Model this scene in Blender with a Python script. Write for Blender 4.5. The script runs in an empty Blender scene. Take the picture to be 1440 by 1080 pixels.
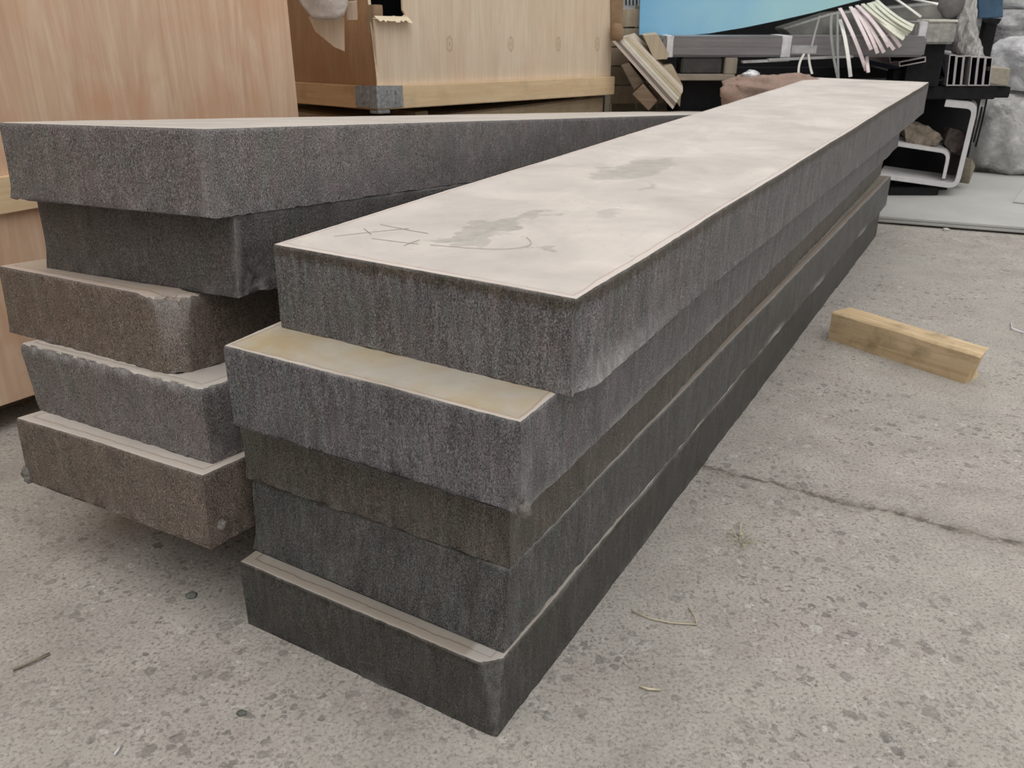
import bpy, bmesh, math, random
import numpy as np
from mathutils import Vector, Matrix, noise
random.seed(7)
S = bpy.context.scene
COL = S.collection
R = math.radians
H = 1.2                                   # eye height in metres
F = 1194.0                                # focal length in pixels of the 1440 frame
PITCH = math.atan2(540, F)

# ------------------------------------------------------------------ camera
cam = bpy.data.cameras.new('camera'); cam_o = bpy.data.objects.new('camera', cam); COL.objects.link(cam_o)
cam_o.location = (0, 0, H); cam_o.rotation_euler = (math.pi/2-PITCH, 0, 0)
cam.sensor_width = 36; cam.lens = 36*F/1440; cam.clip_start = .05; cam.clip_end = 200
cam.dof.use_dof = True; cam.dof.focus_distance = 1.8; cam.dof.aperture_fstop = 10
S.camera = cam_o
# ------------------------------------------------------------------ overcast sky, soft sun, exposure
w = bpy.data.worlds.new('overcast_sky'); S.world = w; w.use_nodes = True
bg = w.node_tree.nodes['Background']; nt = w.node_tree
# standard overcast sky: luminance (1 + 2 sin(elevation)) / 3 of the zenith
geo = nt.nodes.new('ShaderNodeTexCoord'); sxyz = nt.nodes.new('ShaderNodeSeparateXYZ'); nt.links.new(geo.outputs['Generated'], sxyz.inputs[0])
cl = nt.nodes.new('ShaderNodeMath'); cl.operation = 'MAXIMUM'; nt.links.new(sxyz.outputs[2], cl.inputs[0]); cl.inputs[1].default_value = 0
lm = nt.nodes.new('ShaderNodeMath'); lm.operation = 'MULTIPLY_ADD'; nt.links.new(cl.outputs[0], lm.inputs[0]); lm.inputs[1].default_value = 2/3; lm.inputs[2].default_value = 1/3
bg.inputs[0].default_value = (1, .99, .975, 1); nt.links.new(lm.outputs[0], bg.inputs[1])
sun = bpy.data.lights.new('sun', 'SUN'); sun.energy = .75; sun.angle = R(60); sun.color = (1, .975, .94)
sun_o = bpy.data.objects.new('sun', sun); COL.objects.link(sun_o)
sun_o.rotation_euler = Vector((-.06, .42, -1)).to_track_quat('-Z', 'Y').to_euler()
S.view_settings.view_transform = 'Standard'; S.view_settings.look = 'None'
S.view_settings.gamma = 1; S.view_settings.use_curve_mapping = False; S.view_settings.exposure = .30

# ------------------------------------------------------------------ helpers
def ray(u, v):
    a = (u-720)/F; b = (540-v)/F
    return Vector((a, math.cos(PITCH)+b*math.sin(PITCH), -math.sin(PITCH)+b*math.cos(PITCH)))
def at(u, v, Y):
    r = ray(u, v); return Vector((0, 0, H))+r*(Y/r.y)
def atz(u, v, z):
    r = ray(u, v); return Vector((0, 0, H))+r*((z-H)/r.z)

def tag(o, label, cat, group=None):
    o['label'] = label; o['category'] = cat
    if group: o['group'] = group
    return o
def struct(o, label=None):
    o['kind'] = 'structure'
    if label: o['label'] = label
    return o
def empty(name, loc=(0, 0, 0), M=None):
    o = bpy.data.objects.new(name, None); COL.objects.link(o); o.empty_display_size = .1
    if M is not None: o.matrix_world = M
    else: o.location = loc
    return o
def link(name, me, mats, parent=None, M=None, smooth=False):
    o = bpy.data.objects.new(name, me); COL.objects.link(o)
    for m in (mats if isinstance(mats, (list, tuple)) else [mats]): me.materials.append(m)
    if parent is not None: o.parent = parent
    if M is not None: o.matrix_local = M
    if smooth: me.polygons.foreach_set('use_smooth', [True]*len(me.polygons))
    return o
def mesh(name, vs, fs, mats, parent=None, M=None, smooth=False):
    me = bpy.data.meshes.new(name); me.from_pydata([tuple(v) for v in vs], [], fs); me.update()
    return link(name, me, mats, parent, M, smooth)
def frm_bm(name, bm, mats, parent=None, M=None, smooth=False):
    bmesh.ops.recalc_face_normals(bm, faces=bm.faces)
    me = bpy.data.meshes.new(name); bm.to_mesh(me); bm.free()
    return link(name, me, mats, parent, M, smooth)
def prism(name, poly, vec, mats, parent=None, M=None, bev=0, smooth=False):
    """polygon (list of Vector) swept along vec"""
    bm = bmesh.new(); vec = Vector(vec)
    a = [bm.verts.new(p) for p in poly]; b = [bm.verts.new(Vector(p)+vec) for p in poly]; n = len(a)
    bm.faces.new(a[::-1]); bm.faces.new(b)
    for i in range(n): bm.faces.new((a[i], a[(i+1) % n], b[(i+1) % n], b[i]))
    if bev: bmesh.ops.bevel(bm, geom=bm.edges[:], offset=bev, segments=1, affect='EDGES', clamp_overlap=True)
    return frm_bm(name, bm, mats, parent, M, smooth)
def box(name, lo, hi, mats, parent=None, M=None, bev=.003, wob=0, cuts=0, seed=0):
    bm = bmesh.new(); bmesh.ops.create_cube(bm, size=1)
    lo, hi = Vector(lo), Vector(hi); c = (lo+hi)/2; s = hi-lo
    for v in bm.verts: v.co = Vector((c[i]+v.co[i]*s[i] for i in range(3)))
    if cuts: bmesh.ops.subdivide_edges(bm, edges=bm.edges[:], cuts=cuts, use_grid_fill=True)
    elif bev: bmesh.ops.bevel(bm, geom=bm.edges[:], offset=min(bev, min(s)*.3), segments=2, affect='EDGES')
    if wob:
        for v in bm.verts:
            v.co += noise.noise_vector(v.co*9+Vector((seed*3.1, 0, seed)))*wob
    return frm_bm(name, bm, mats, parent, M)
def frame(o, x, up=Vector((0, 0, 1))):
    """matrix with local x along x, local z near up"""
    x = Vector(x).normalized(); y = Vector(up).cross(x).normalized(); z = x.cross(y)
    M = Matrix.Identity(4)
    for i, c in enumerate((x, y, z)): M[0][i], M[1][i], M[2][i] = c
    M.translation = o; return M
def ribbon(name, pts, wdt, thk, mat, parent=None, side=Vector((1, 0, 0)), M=None):
    """flat strip of rectangular section along a curve"""
    n = len(pts); vs = []; fs = []
    for i, p in enumerate(pts):
        t = (pts[min(i+1, n-1)]-pts[max(i-1, 0)]).normalized()
        s = (side-t*side.dot(t)).normalized(); q = t.cross(s)
        for a, b in ((-1, -1), (1, -1), (1, 1), (-1, 1)): vs.append(p+s*a*wdt/2+q*b*thk/2)
    for i in range(n-1):
        for k in range(4): fs.append((i*4+k, i*4+(k+1) % 4, i*4+4+(k+1) % 4, i*4+4+k))
    fs += [(3, 2, 1, 0), tuple(range(n*4-4, n*4))]
    return mesh(name, vs, fs, mat, parent, M)
def bez(p0, p1, p2, n=9):
    return [p0*(1-t)**2+p1*2*t*(1-t)+p2*t*t for t in [i/(n-1) for i in range(n)]]
def tube(name, pts, r, mat, parent=None, k=6):
    n = len(pts); vs = []; fs = []
    for i, p in enumerate(pts):
        t = (pts[min(i+1, n-1)]-pts[max(i-1, 0)]).normalized(); s = t.orthogonal().normalized(); q = t.cross(s)
        rr = r[i] if isinstance(r, (list, tuple)) else r
        for j in range(k):
            a = 2*math.pi*j/k; vs.append(p+s*math.cos(a)*rr+q*math.sin(a)*rr)
    for i in range(n-1):
        for j in range(k): fs.append((i*k+j, i*k+(j+1) % k, i*k+k+(j+1) % k, i*k+k+j))
    fs += [tuple(range(k))[::-1], tuple(range(n*k-k, n*k))]
    return mesh(name, vs, fs, mat, parent, smooth=True)
def blob(name, c, r, mat, amp=.12, fr=2.5, ex=.7, seg=40, seed=0, fine=.03, flat=None, parent=None):
    """crumpled sack: superellipsoid with folds"""
    bm = bmesh.new(); bmesh.ops.create_uvsphere(bm, u_segments=seg, v_segments=seg*2//3, radius=1)
    off = Vector((seed*7.3, seed*1.7, -seed*3.9))
    for v in bm.verts:
        p = v.co.copy(); q = Vector([math.copysign(abs(x)**ex, x) for x in p])
        d = noise.noise(p*fr+off)*amp + (abs(noise.noise(p*fr*2.3+off))-.3)*amp*.7 + (abs(noise.noise(p*fr*6+off))-.25)*fine
        q *= 1+d
        v.co = Vector((c[0]+q.x*r[0], c[1]+q.y*r[1], c[2]+q.z*r[2]))
        if flat is not None and v.co.z < flat: v.co.z = flat
    return frm_bm(name, bm, mat, parent, smooth=True)

# ------------------------------------------------------------------ material kit
class MK:
    def __init__(s, name, rough=.6, spec=.3, metal=0):
        s.m = bpy.data.materials.new(name); s.m.use_nodes = True; s.t = s.m.node_tree; s.n = s.t.nodes
        s.b = s.n['Principled BSDF']; s.b.inputs['Roughness'].default_value = rough
        s.b.inputs['Specular IOR Level'].default_value = spec; s.b.inputs['Metallic'].default_value = metal
        tc = s.n.new('ShaderNodeTexCoord'); s.obj = tc.outputs['Object']; s.h = None
    def L(s, a, b): s.t.links.new(a, b)
    def map(s, scale=(1, 1, 1), loc=(0, 0, 0), rot=(0, 0, 0), src=None):
        n = s.n.new('ShaderNodeMapping'); s.L(src or s.obj, n.inputs[0])
        n.inputs['Scale'].default_value = scale; n.inputs['Location'].default_value = loc; n.inputs['Rotation'].default_value = rot
        return n.outputs[0]
    def noise(s, vec, scale=5, det=4, rough=.55, dist=0):
        n = s.n.new('ShaderNodeTexNoise'); s.L(vec, n.inputs['Vector']); n.inputs['Scale'].default_value = scale
        n.inputs['Detail'].default_value = det; n.inputs['Roughness'].default_value = rough; n.inputs['Distortion'].default_value = dist
        return n.outputs['Fac']
    def noisec(s, vec, scale=5, det=2):
        n = s.n.new('ShaderNodeTexNoise'); s.L(vec, n.inputs['Vector']); n.inputs['Scale'].default_value = scale
        n.inputs['Detail'].default_value = det; return n.outputs['Color']
    def vor(s, vec, scale, feature='F1', rnd=1):
        n = s.n.new('ShaderNodeTexVoronoi'); n.feature = feature; s.L(vec, n.inputs['Vector']); n.inputs['Scale'].default_value = scale
        n.inputs['Randomness'].default_value = rnd; return n
    def ramp(s, fac, stops):
        n = s.n.new('ShaderNodeValToRGB'); s.L(fac, n.inputs[0]); e = n.color_ramp.elements
        while len(e) < len(stops): e.new(.5)
        for el, (p, c) in zip(e, stops):
            el.position = p; el.color = (c, c, c, 1) if isinstance(c, (int, float)) else (*c, 1)
        return n.outputs[0]
    def mix(s, fac, a, b, mode='MIX'):
        n = s.n.new('ShaderNodeMix'); n.data_type = 'RGBA'; n.blend_type = mode
        for sock, val in ((n.inputs['Factor'], fac), (n.inputs['A'], a), (n.inputs['B'], b)):
            if isinstance(val, (int, float)): sock.default_value = val if sock.type == 'VALUE' else (val, val, val, 1)
            elif isinstance(val, tuple): sock.default_value = (*val, 1)
            else: s.L(val, sock)
        return n.outputs['Result']
    def math(s, op, a, b=0, c=0):
        n = s.n.new('ShaderNodeMath'); n.operation = op
        for i, v in enumerate((a, b, c)):
            if isinstance(v, (int, float)): n.inputs[i].default_value = v
            else: s.L(v, n.inputs[i])
        return n.outputs[0]
    def sep(s, vec=None):
        n = s.n.new('ShaderNodeSeparateXYZ'); s.L(vec or s.obj, n.inputs[0]); return n.outputs
    def attr(s, name):
        n = s.n.new('ShaderNodeAttribute'); n.attribute_name = name; return n.outputs['Fac']
    def color(s, c):
        if isinstance(c, tuple): s.b.inputs['Base Color'].default_value = (*c, 1)
        else: s.L(c, s.b.inputs['Base Color'])
    def rough(s, r): s.L(r, s.b.inputs['Roughness'])
    def bump(s, h, strength=.4, dist=.003):
        n = s.n.new('ShaderNodeBump'); n.inputs['Strength'].default_value = strength; n.inputs['Distance'].default_value = dist
        s.L(h, n.inputs['Height'])
        if s.h is not None: s.L(s.h, n.inputs['Normal'])
        s.h = n.outputs[0]; s.L(s.h, s.b.inputs['Normal'])

def m_plain(name, c, rough=.6, spec=.3, metal=0, var=.25, sc=14, bump=.0):
    k = MK(name, rough, spec, metal); n = k.noise(k.obj, sc, 5, .6)
    k.color(k.mix(k.ramp(n, [(.3, 0.), (.7, 1.)]), tuple(x*(1-var) for x in c), tuple(min(1, x*(1+var)) for x in c)))
    if bump: k.bump(k.noise(k.obj, sc*5, 4, .6), bump, .004)
    return k.m

def m_cut(name, base, tint=1., band=0., rust=.3, zs=9., sk=1.):
    """flame-cut slab edge: grainy scale with vertical drag lines and temper tints"""
    k = MK(name, .5, .45)
    st = k.noise(k.map((52, 52, zs)), 1, 6, .68, .4)                      # drag lines
    st2 = k.noise(k.map((190, 190, zs*6)), 1, 3, .6)
    fine = k.noise(k.map((460, 460, 300)), 1, 3, .72)
    cloud = k.noise(k.obj, 7, 4, .6, .6)
    hue = k.noise(k.map((11, 11, 6), (3, 1, 7)), 1, 4, .62, 1.2)
    a = tuple(x*(1-.45*sk) for x in base); b = tuple(x*(1+.75*sk) for x in base)
    c = k.mix(k.ramp(st, [(.28, 0.), (.50, .42), (.72, 1.)]), a, b)
    c = k.mix(k.ramp(k.noise(k.map((14, 14, 6), (9, 2, 4)), 1, 4, .6, .7), [(.35, 0.), (.68, .55)]), c, k.mix(1., c, (1.75, 1.72, 1.72), 'MULTIPLY'))
    c = k.mix(k.ramp(st2, [(.35, .55), (.55, 0.)]), c, k.mix(1., c, (.55, .55, .55), 'MULTIPLY'))
    t = k.ramp(hue, [(.26, (.72, 1.10, .92)), (.38, (.92, 1.02, 1.0)), (.46, (1.09, .95, 1.07)), (.54, (.98, 1.0, 1.06)), (.62, (.86, .99, 1.10)), (.74, (1.22, 1.0, .72))])
    c = k.mix(.62*tint, c, k.mix(1., c, t, 'MULTIPLY'))
    c = k.mix(k.ramp(cloud, [(.50, 0.), (.75, rust)]), c, (base[0]*1.05, base[1]*.86, base[2]*.62))
    c = k.mix(k.ramp(fine, [(.36, 1.), (.50, 0.)]), c, tuple(x*.20 for x in base))
    c = k.mix(k.ramp(fine, [(.54, 0.), (.70, .75)]), c, tuple(min(1, x*3.8) for x in base))
    if band:
        z = k.sep()[2]
        edge = k.math('ADD', z, k.math('MULTIPLY', k.noise(k.map((70, 70, 2)), 1, 4, .6), .05))
        c = k.mix(k.ramp(k.math('MULTIPLY', k.math('SUBTRACT', edge, .160-band+.028), 50), [(0, 0.), (.5, 1.)]), c, k.mix(1., c, (.60, .53, .43), 'MULTIPLY'))
    wv = k.attr('wear')
    wn = k.math('MULTIPLY', wv, k.ramp(k.noise(k.map((120, 120, 60)), 1, 4, .7), [(.3, .35), (.65, 1.)]))
    c = k.mix(wn, c, (.47, .46, .45))
    k.color(c)
    k.bump(st, .35, .004); k.bump(st2, .5, .002); k.bump(fine, .8, .0018)
    return k.m

def m_top(name, base, W, L, rim=(.62, .55, .50), stains=(), rust=0., dusty=.3, groove=.024, line=.65):
    """dusty mill-scale top face with a paler cut rim and a thin line inside it"""
    k = MK(name, .62, .35)
    x, y, z = k.sep()
    cl = k.noise(k.obj, 4.5, 6, .62, .5); sp = k.noise(k.obj, 38, 5, .65); gr = k.noise(k.map((70, 7, 1)), 1, 4, .6)
    c = k.mix(k.ramp(cl, [(.3, 0.), (.72, 1.)]), tuple(v*.76 for v in base), tuple(min(1, v*1.12) for v in base))
    c = k.mix(k.ramp(gr, [(.3, .0), (.7, dusty)]), c, tuple(v*.84 for v in base))
    c = k.mix(k.ramp(sp, [(.62, 0.), (.74, .55)]), c, tuple(v*.55 for v in base))
    if rust:
        rn = k.noise(k.obj, 5, 4, .6, .4)
        c = k.mix(k.ramp(rn, [(.40, 0.), (.62, rust)]), c, (.42, .31, .15))
    wob = k.math('MULTIPLY', k.math('SUBTRACT', k.noise(k.obj, 22, 3), .5), .012)
    ex = k.math('MINIMUM', k.math('MULTIPLY', x, -1), k.math('ADD', x, W))
    d = k.math('ADD', k.math('MINIMUM', ex, y), wob)
    ln = k.math('ABSOLUTE', k.math('SUBTRACT', d, groove))
    rimf = k.ramp(k.math('MULTIPLY', d, 20), [(0, 1.), (groove*20-.08, .75), (groove*20+.03, 0.)])
    c = k.mix(rimf, c, rim)
    c = k.mix(k.ramp(k.math('MULTIPLY', ln, 100), [(0, line), (.32, 0.)]), c, (rim[0]*.60, rim[1]*.45, rim[2]*.40))
    for (sx, sy, rx, ry, rot, dark) in stains:
        v = k.map((1, 1, 0), (0, 0, 0))
        n = k.n.new('ShaderNodeVectorMath'); n.operation = 'MULTIPLY_ADD'
        k.L(k.noisec(k.obj, 16, 5), n.inputs[0]); n.inputs[1].default_value = (.16, .16, 0); k.L(v, n.inputs[2])
        mp = k.n.new('ShaderNodeMapping'); mp.vector_type = 'TEXTURE'; k.L(n.outputs[0], mp.inputs[0])
        mp.inputs['Location'].default_value = (sx+.08, sy+.08, 0); mp.inputs['Rotation'].default_value = (0, 0, rot); mp.inputs['Scale'].default_value = (rx, ry, 1)
        ln2 = k.n.new('ShaderNodeVectorMath'); ln2.operation = 'LENGTH'; k.L(mp.outputs[0], ln2.inputs[0])
        f = k.ramp(ln2.outputs['Value'], [(.55, dark), (.84, dark*.75), (.98, 0.)])
        c = k.mix(k.math('MULTIPLY', f, k.ramp(k.noise(k.obj, 30, 5, .7), [(.3, .45), (.6, 1.)])), c, (.37, .35, .315))
    c = k.mix(k.attr('wear'), c, (.55, .53, .50))
    k.color(c)
    k.bump(sp, .25, .002); k.bump(k.ramp(k.math('MULTIPLY', ln, 100), [(0, 0.), (.3, 1.)]), .5, .002)
    k.bump(k.noise(k.obj, 300, 3, .7), .25, .001)
    return k.m

def m_ply(name, c1, c2, axis=2, sc=1., knots=(), figure=1., fib=.45, red=.6):
    """plywood veneer, grain along the local axis"""
    k = MK(name, .62, .25)
    g = [13*sc]*3; g[axis] = 1.5*sc; g2 = [110*sc]*3; g2[axis] = 3.5*sc
    fig = k.noise(k.map(tuple(g)), 1, 4, .6, 1.6*figure); fibre = k.noise(k.map(tuple(g2)), 1, 4, .65); cl = k.noise(k.obj, 3.2, 4, .6, .8)
    c = k.mix(k.ramp(fig, [(.30, 0.), (.68, 1.)]), c1, c2)
    c = k.mix(k.ramp(cl, [(.48, 0.), (.72, red)]), c, (c1[0]*1.02, c1[1]*.80, c1[2]*.70))
    c = k.mix(k.ramp(fibre, [(.35, fib), (.62, 0.)]), c, tuple(v*.72 for v in c1))
    for (px, pz, r) in knots:
        mp = k.n.new('ShaderNodeMapping'); mp.vector_type = 'TEXTURE'; k.L(k.obj, mp.inputs[0])
        mp.inputs['Location'].default_value = (px, 0, pz); mp.inputs['Scale'].default_value = (r, 50, r*1.9)
        ln = k.n.new('ShaderNodeVectorMath'); ln.operation = 'LENGTH'; k.L(mp.outputs[0], ln.inputs[0])
        ring = k.math('ADD', ln.outputs['Value'], k.math('MULTIPLY', fibre, .5))
        c = k.mix(k.ramp(k.math('MULTIPLY', ring, .4), [(0, .9), (.16, .5), (.24, .1), (.36, .15), (.44, .6), (.52, .0)]), c, (.38, .24, .14))
    k.color(c); k.bump(fibre, .2, .001); return k.m

def m_wood(name, c1, c2, axis=0, dirt=.4, sc=1.):
    k = MK(name, .7, .2)
    g = [40*sc]*3; g[axis] = 2.2*sc
    fig = k.noise(k.map(tuple(g)), 1, 5, .62, 1.2); cl = k.noise(k.obj, 9, 4, .65)
    c = k.mix(k.ramp(fig, [(.3, 0.), (.7, 1.)]), c1, c2)
    c = k.mix(k.ramp(cl, [(.50, 0.), (.72, dirt)]), c, tuple(v*.35 for v in c1))
    k.color(c); k.bump(fig, .35, .002); return k.m

# ------------------------------------------------------------------ the ground and the back wall
def m_floor():
    k = MK('worn_concrete', .8, .25)
    o = k.obj
    big = k.noise(o, .8, 5, .6, .4); mid = k.noise(o, 6, 6, .65); fine = k.noise(o, 130, 4, .7); grit = k.noise(o, 420, 2, .7)
    c = k.mix(k.ramp(mid, [(.28, 0.), (.72, 1.)]), (.315, .285, .258), (.475, .44, .40))
    c = k.mix(k.ramp(big, [(.35, 0.), (.7, .5)]), c, (.43, .415, .37))
    c = k.mix(k.ramp(k.noise(o, 2.3, 3, .5), [(.52, 0.), (.75, .35)]), c, (.47, .40, .38))
    h = None
    warp = k.n.new('ShaderNodeVectorMath'); warp.operation = 'MULTIPLY_ADD'
    k.L(k.noisec(o, 40, 3), warp.inputs[0]); warp.inputs[1].default_value = (.030, .030, 0); k.L(o, warp.inputs[2])
    for sc, thr, dk, sd in ((36, .44, .50, 0), (60, .46, .52, 5), (100, .44, .48, 9), (21, .28, .40, 13)):   # exposed aggregate
        v = k.vor(k.map((1, 1, 0), (sd, sd*.3, 0), src=warp.outputs[0]), sc)
        pick = k.sep(v.outputs['Color'])
        rad = k.math('MULTIPLY', pick[1], thr)
        stone = k.ramp(k.math('MULTIPLY', k.math('SUBTRACT', v.outputs['Distance'], rad), 4), [(0, 1.), (.32, 0.)])
        pres = k.ramp(pick[0], [(.48, 0.), (.54, 1.)])
        patch = k.ramp(k.noise(o, 2.1, 3, .6), [(.38, .25), (.58, 1.)])
        m = k.math('MULTIPLY', k.math('MULTIPLY', stone, pres), patch)
        tone = k.ramp(pick[2], [(0, (.11, .105, .095)), (.35, (.20, .185, .165)), (.58, (.16, .185, .175)), (.75, (.30, .25, .22)), (1, (.62, .60, .56))])
        c = k.mix(k.math('MULTIPLY', m, dk*1.15), c, tone)
        h = m if h is None else k.math('MAXIMUM', h, m)
    c = k.mix(k.ramp(fine, [(.34, .75), (.49, 0.)]), c, (.15, .14, .125))
    c = k.mix(k.ramp(fine, [(.57, 0.), (.75, .5)]), c, (.68, .66, .62))
    c = k.mix(k.ramp(k.noise(o, 9, 5, .7, .5), [(.66, 0.), (.76, .55)]), c, (.66, .63, .58))
    # a crack across the slab
    p0, p1 = CR0, CR1
    x, y, z = k.sep()
    dx, dy = (p1-p0).normalized().x, (p1-p0).normalized().y
    wv = k.math('ADD', k.math('MULTIPLY', k.math('SUBTRACT', k.noise(o, 5, 3, .6), .5), .10), k.math('MULTIPLY', k.math('SUBTRACT', k.noise(o, 38, 5, .75), .5), .045))
    d = k.math('ABSOLUTE', k.math('ADD', k.math('ADD', k.math('MULTIPLY', k.math('SUBTRACT', x, p0.x), -dy), k.math('MULTIPLY', k.math('SUBTRACT', y, p0.y), dx)), wv))
    along = k.math('ADD', k.math('MULTIPLY', k.math('SUBTRACT', x, p0.x), dx), k.math('MULTIPLY', k.math('SUBTRACT', y, p0.y), dy))
    on = k.ramp(k.math('MULTIPLY', along, 10), [(0, 0.), (.05, 1.)])
    wd = k.ramp(k.noise(o, 14, 4, .7), [(.40, .10), (.58, 1.)])
    cf = k.math('MULTIPLY', k.math('MULTIPLY', k.ramp(k.math('MULTIPLY', d, 100), [(.10, 1.), (.9, 0.)]), on), wd)
    c = k.mix(k.math('MULTIPLY', cf, .85), c, (.10, .09, .075))
    c = k.mix(k.math('MULTIPLY', k.math('MULTIPLY', k.ramp(k.math('MULTIPLY', d, 16), [(.05, 1.), (.7, 0.)]), k.ramp(k.noise(o, 45, 5, .75), [(.45, .12), (.6, .75)])), on), c, (.20, .175, .14))
    k.color(c)
    k.bump(fine, .5, .002); k.bump(h, .35, .0025); k.bump(grit, .5, .001); k.bump(k.math('MULTIPLY', cf, -1), .8, .006); k.bump(mid, .3, .01)
    return k.m
CR0 = atz(985, 655, 0); CR1 = atz(1440, 768, 0)
floor = mesh('floor', [(-14, -6, 0), (14, -6, 0), (14, 16, 0), (-14, 16, 0)], [(0, 1, 2, 3)], m_floor())
struct(floor, 'worn grey concrete yard floor with exposed aggregate')
wall_m = m_plain('dark_sheet_wall', (.035, .035, .038), .7, .2, 0, .3, 2)
wv = []; wf = []                                       # corrugated dark wall behind the stored goods
N = 240
for i in range(N+1):
    x = -8+18*i/N; y = 9.2+(.03 if (i//2) % 2 else 0)
    wv += [(x, y, 0), (x, y, 3.2), (x, y+.06, 0), (x, y+.06, 3.2)]
for i in range(N):
    a = i*4; b = a+4; wf += [(a, b, b+1, a+1), (a+3, b+3, b+2, a+2), (a+1, b+1, b+3, a+3)]
struct(mesh('wall_back', wv, wf, wall_m), 'dark corrugated wall behind the stored goods')

o = mesh('shade_wall_left', [(-3.4, -5, 0), (-3.4, 9.15, 0), (-3.4, 9.15, 3.6), (-3.4, -5, 3.6), (-3.55, -5, 0), (-3.55, 9.15, 0), (-3.55, 9.15, 3.6), (-3.55, -5, 3.6)], [(0, 3, 2, 1), (4, 5, 6, 7), (3, 7, 6, 2), (0, 4, 7, 3), (1, 2, 6, 5)], m_plain('rendered_wall', (.20, .18, .155), .85, .1, 0, .2, 2))  # unseen wall, added to darken the floor on the left
struct(o, 'dull rendered wall added out of view on the left to cut the light')
# ------------------------------------------------------------------ steel slabs
TH = .1335*H; WD = .509*H
def graded(a, b, d0, d1, g):
    out = [a]; s = d0
    while out[-1]+s < b-d1*.4: out.append(out[-1]+s); s = min(s*g, d1)
    out.append(b); return out
def slab(name, M, L, mats, seed, shape=None, W=WD, T=TH, rag=1., jag=0., taper=(0, 0)):
    """local x: -W..0 (right corner at 0), y: 0..L away from the viewer, z: 0..T"""
    xs = [-W+W*i/64 for i in range(65)]; ys = graded(0, L, .006, .035, 1.035); zs = [T*i/22 for i in range(23)]
    nx, ny, nz = len(xs), len(ys), len(zs)
    ids = {}; vs = []; fs = []; mi = []
    def vid(i, j, k):
        key = (i, j, k)
        if key not in ids: ids[key] = len(vs); vs.append((xs[i], ys[j], zs[k]))
        return ids[key]
    for i in range(nx-1):
        for j in range(ny-1):
            fs.append((vid(i, j, nz-1), vid(i+1, j, nz-1), vid(i+1, j+1, nz-1), vid(i, j+1, nz-1))); mi.append(0)
        for k in range(nz-1):
            fs.append((vid(i, 0, k), vid(i+1, 0, k), vid(i+1, 0, k+1), vid(i, 0, k+1))); mi.append(1)
            fs.append((vid(i+1, ny-1, k), vid(i, ny-1, k), vid(i, ny-1, k+1), vid(i+1, ny-1, k+1))); mi.append(1)
    for j in range(ny-1):
        for k in range(nz-1):
            fs.append((vid(nx-1, j, k), vid(nx-1, j+1, k), vid(nx-1, j+1, k+1), vid(nx-1, j, k+1))); mi.append(1)
            fs.append((vid(0, j+1, k), vid(0, j, k), vid(0, j, k+1), vid(0, j+1, k+1))); mi.append(1)
    # underside: a coarse fan of strips between the two long bottom edges
    for j in range(ny-1): fs.append((vid(0, j, 0), vid(0, j+1, 0), vid(nx-1, j+1, 0), vid(nx-1, j, 0))); mi.append(1)
    fs.append(tuple(vid(i, 0, 0) for i in range(nx))[::-1]); mi.append(1)
    off = Vector((seed*5.1, -seed*2.3, seed*1.1)); wear = []
    out = []
    for (x, y, z) in vs:
        p = Vector((x, y, z)); t = z/T; wr = 0.
        nrm = Vector((0, 0, 0))
        onx = 1 if x > -1e-6 else (-1 if x < -W+1e-6 else 0); ony = -1 if y < 1e-6 else (1 if y > L-1e-6 else 0)
        nrm = Vector((onx, ony, 0))
        if nrm.length > 0:
            s = noise.noise(Vector((x*55, y*55, z*5))+off)*.0011 + noise.noise(Vector((x*160, y*160, z*20))+off)*.0006
            s += noise.noise(Vector((x*5, y*5, z*9))+off)*.0028 + noise.noise(Vector((x*1.6, y*1.6, z*3))+off)*.003
            s -= .0022*max(0, (t-.93)/.07)**2                                     # top arris
            drip = max(0, 1-t/.22)
            rg = noise.noise(Vector((x*34, y*34, 0))+off); rg2 = noise.noise(Vector((x*95, y*95, z*40))+off)
            s += drip*(rg*.0045+rg2*.003+.001)*rag
            if z < 1e-6: p.z += max(0, rg2*.006+rg*.004)*rag
            elif t < .12: p.z += max(0, rg2*.004)*rag
            if rag > 0: wr = max(0, drip*drip*(rg*1.4-.15))*.30
            if jag and t > .86:                                                   # torn upper arris
                jn = abs(noise.noise(Vector((x*48, y*48, 0))+off)); s -= jag*(t-.86)/.14*(jn*1.2); p.z -= jag*.55*(t-.86)/.14*abs(noise.noise(Vector((x*70, y*70, 3))+off)); wr = max(wr, (t-.86)/.14*.8*jn*2)
            p += nrm*s
            if t > .975: wr = max(wr, .35+.3*noise.noise(Vector((x*30, y*30, 2))+off))
        else:
            e = min(-x, x+W, y)
            if z > T-1e-6:
                p.z += -.0010*math.exp(-((e-.024)/.004)**2) + noise.noise(Vector((x*6, y*6, 0))+off)*.0008
                if jag and e < .03: wr = max(0, (1-e/.03))*.5*abs(noise.noise(Vector((x*60, y*60, 0))+off))*2
        if z > T-1e-6 and nrm.length > 0: p.z -= .0015
        if taper[0] and onx <= 0: p.x += taper[0]*(1-t)*(-x/W)
        if taper[1]: p.y += taper[1]*(1-t)*max(0, 1-y/.3)
        if shape:
            p, wr = shape(p, Vector((x, y, z)), wr, off)
        out.append(p); wear.append(min(1, max(0, wr)))
    me = bpy.data.meshes.new(name); me.from_pydata([tuple(v) for v in out], [], fs); me.update()
    a = me.attributes.new('wear', 'FLOAT', 'POINT'); a.data.foreach_set('value', wear)
    o = link(name, me, mats, None, None)
    me.polygons.foreach_set('material_index', mi); me.polygons.foreach_set('use_smooth', [True]*len(fs))
    try: me.set_sharp_from_angle(angle=R(35))
    except Exception: pass
    o.matrix_world = M; o['kind'] = 'thing'
    return o

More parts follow.
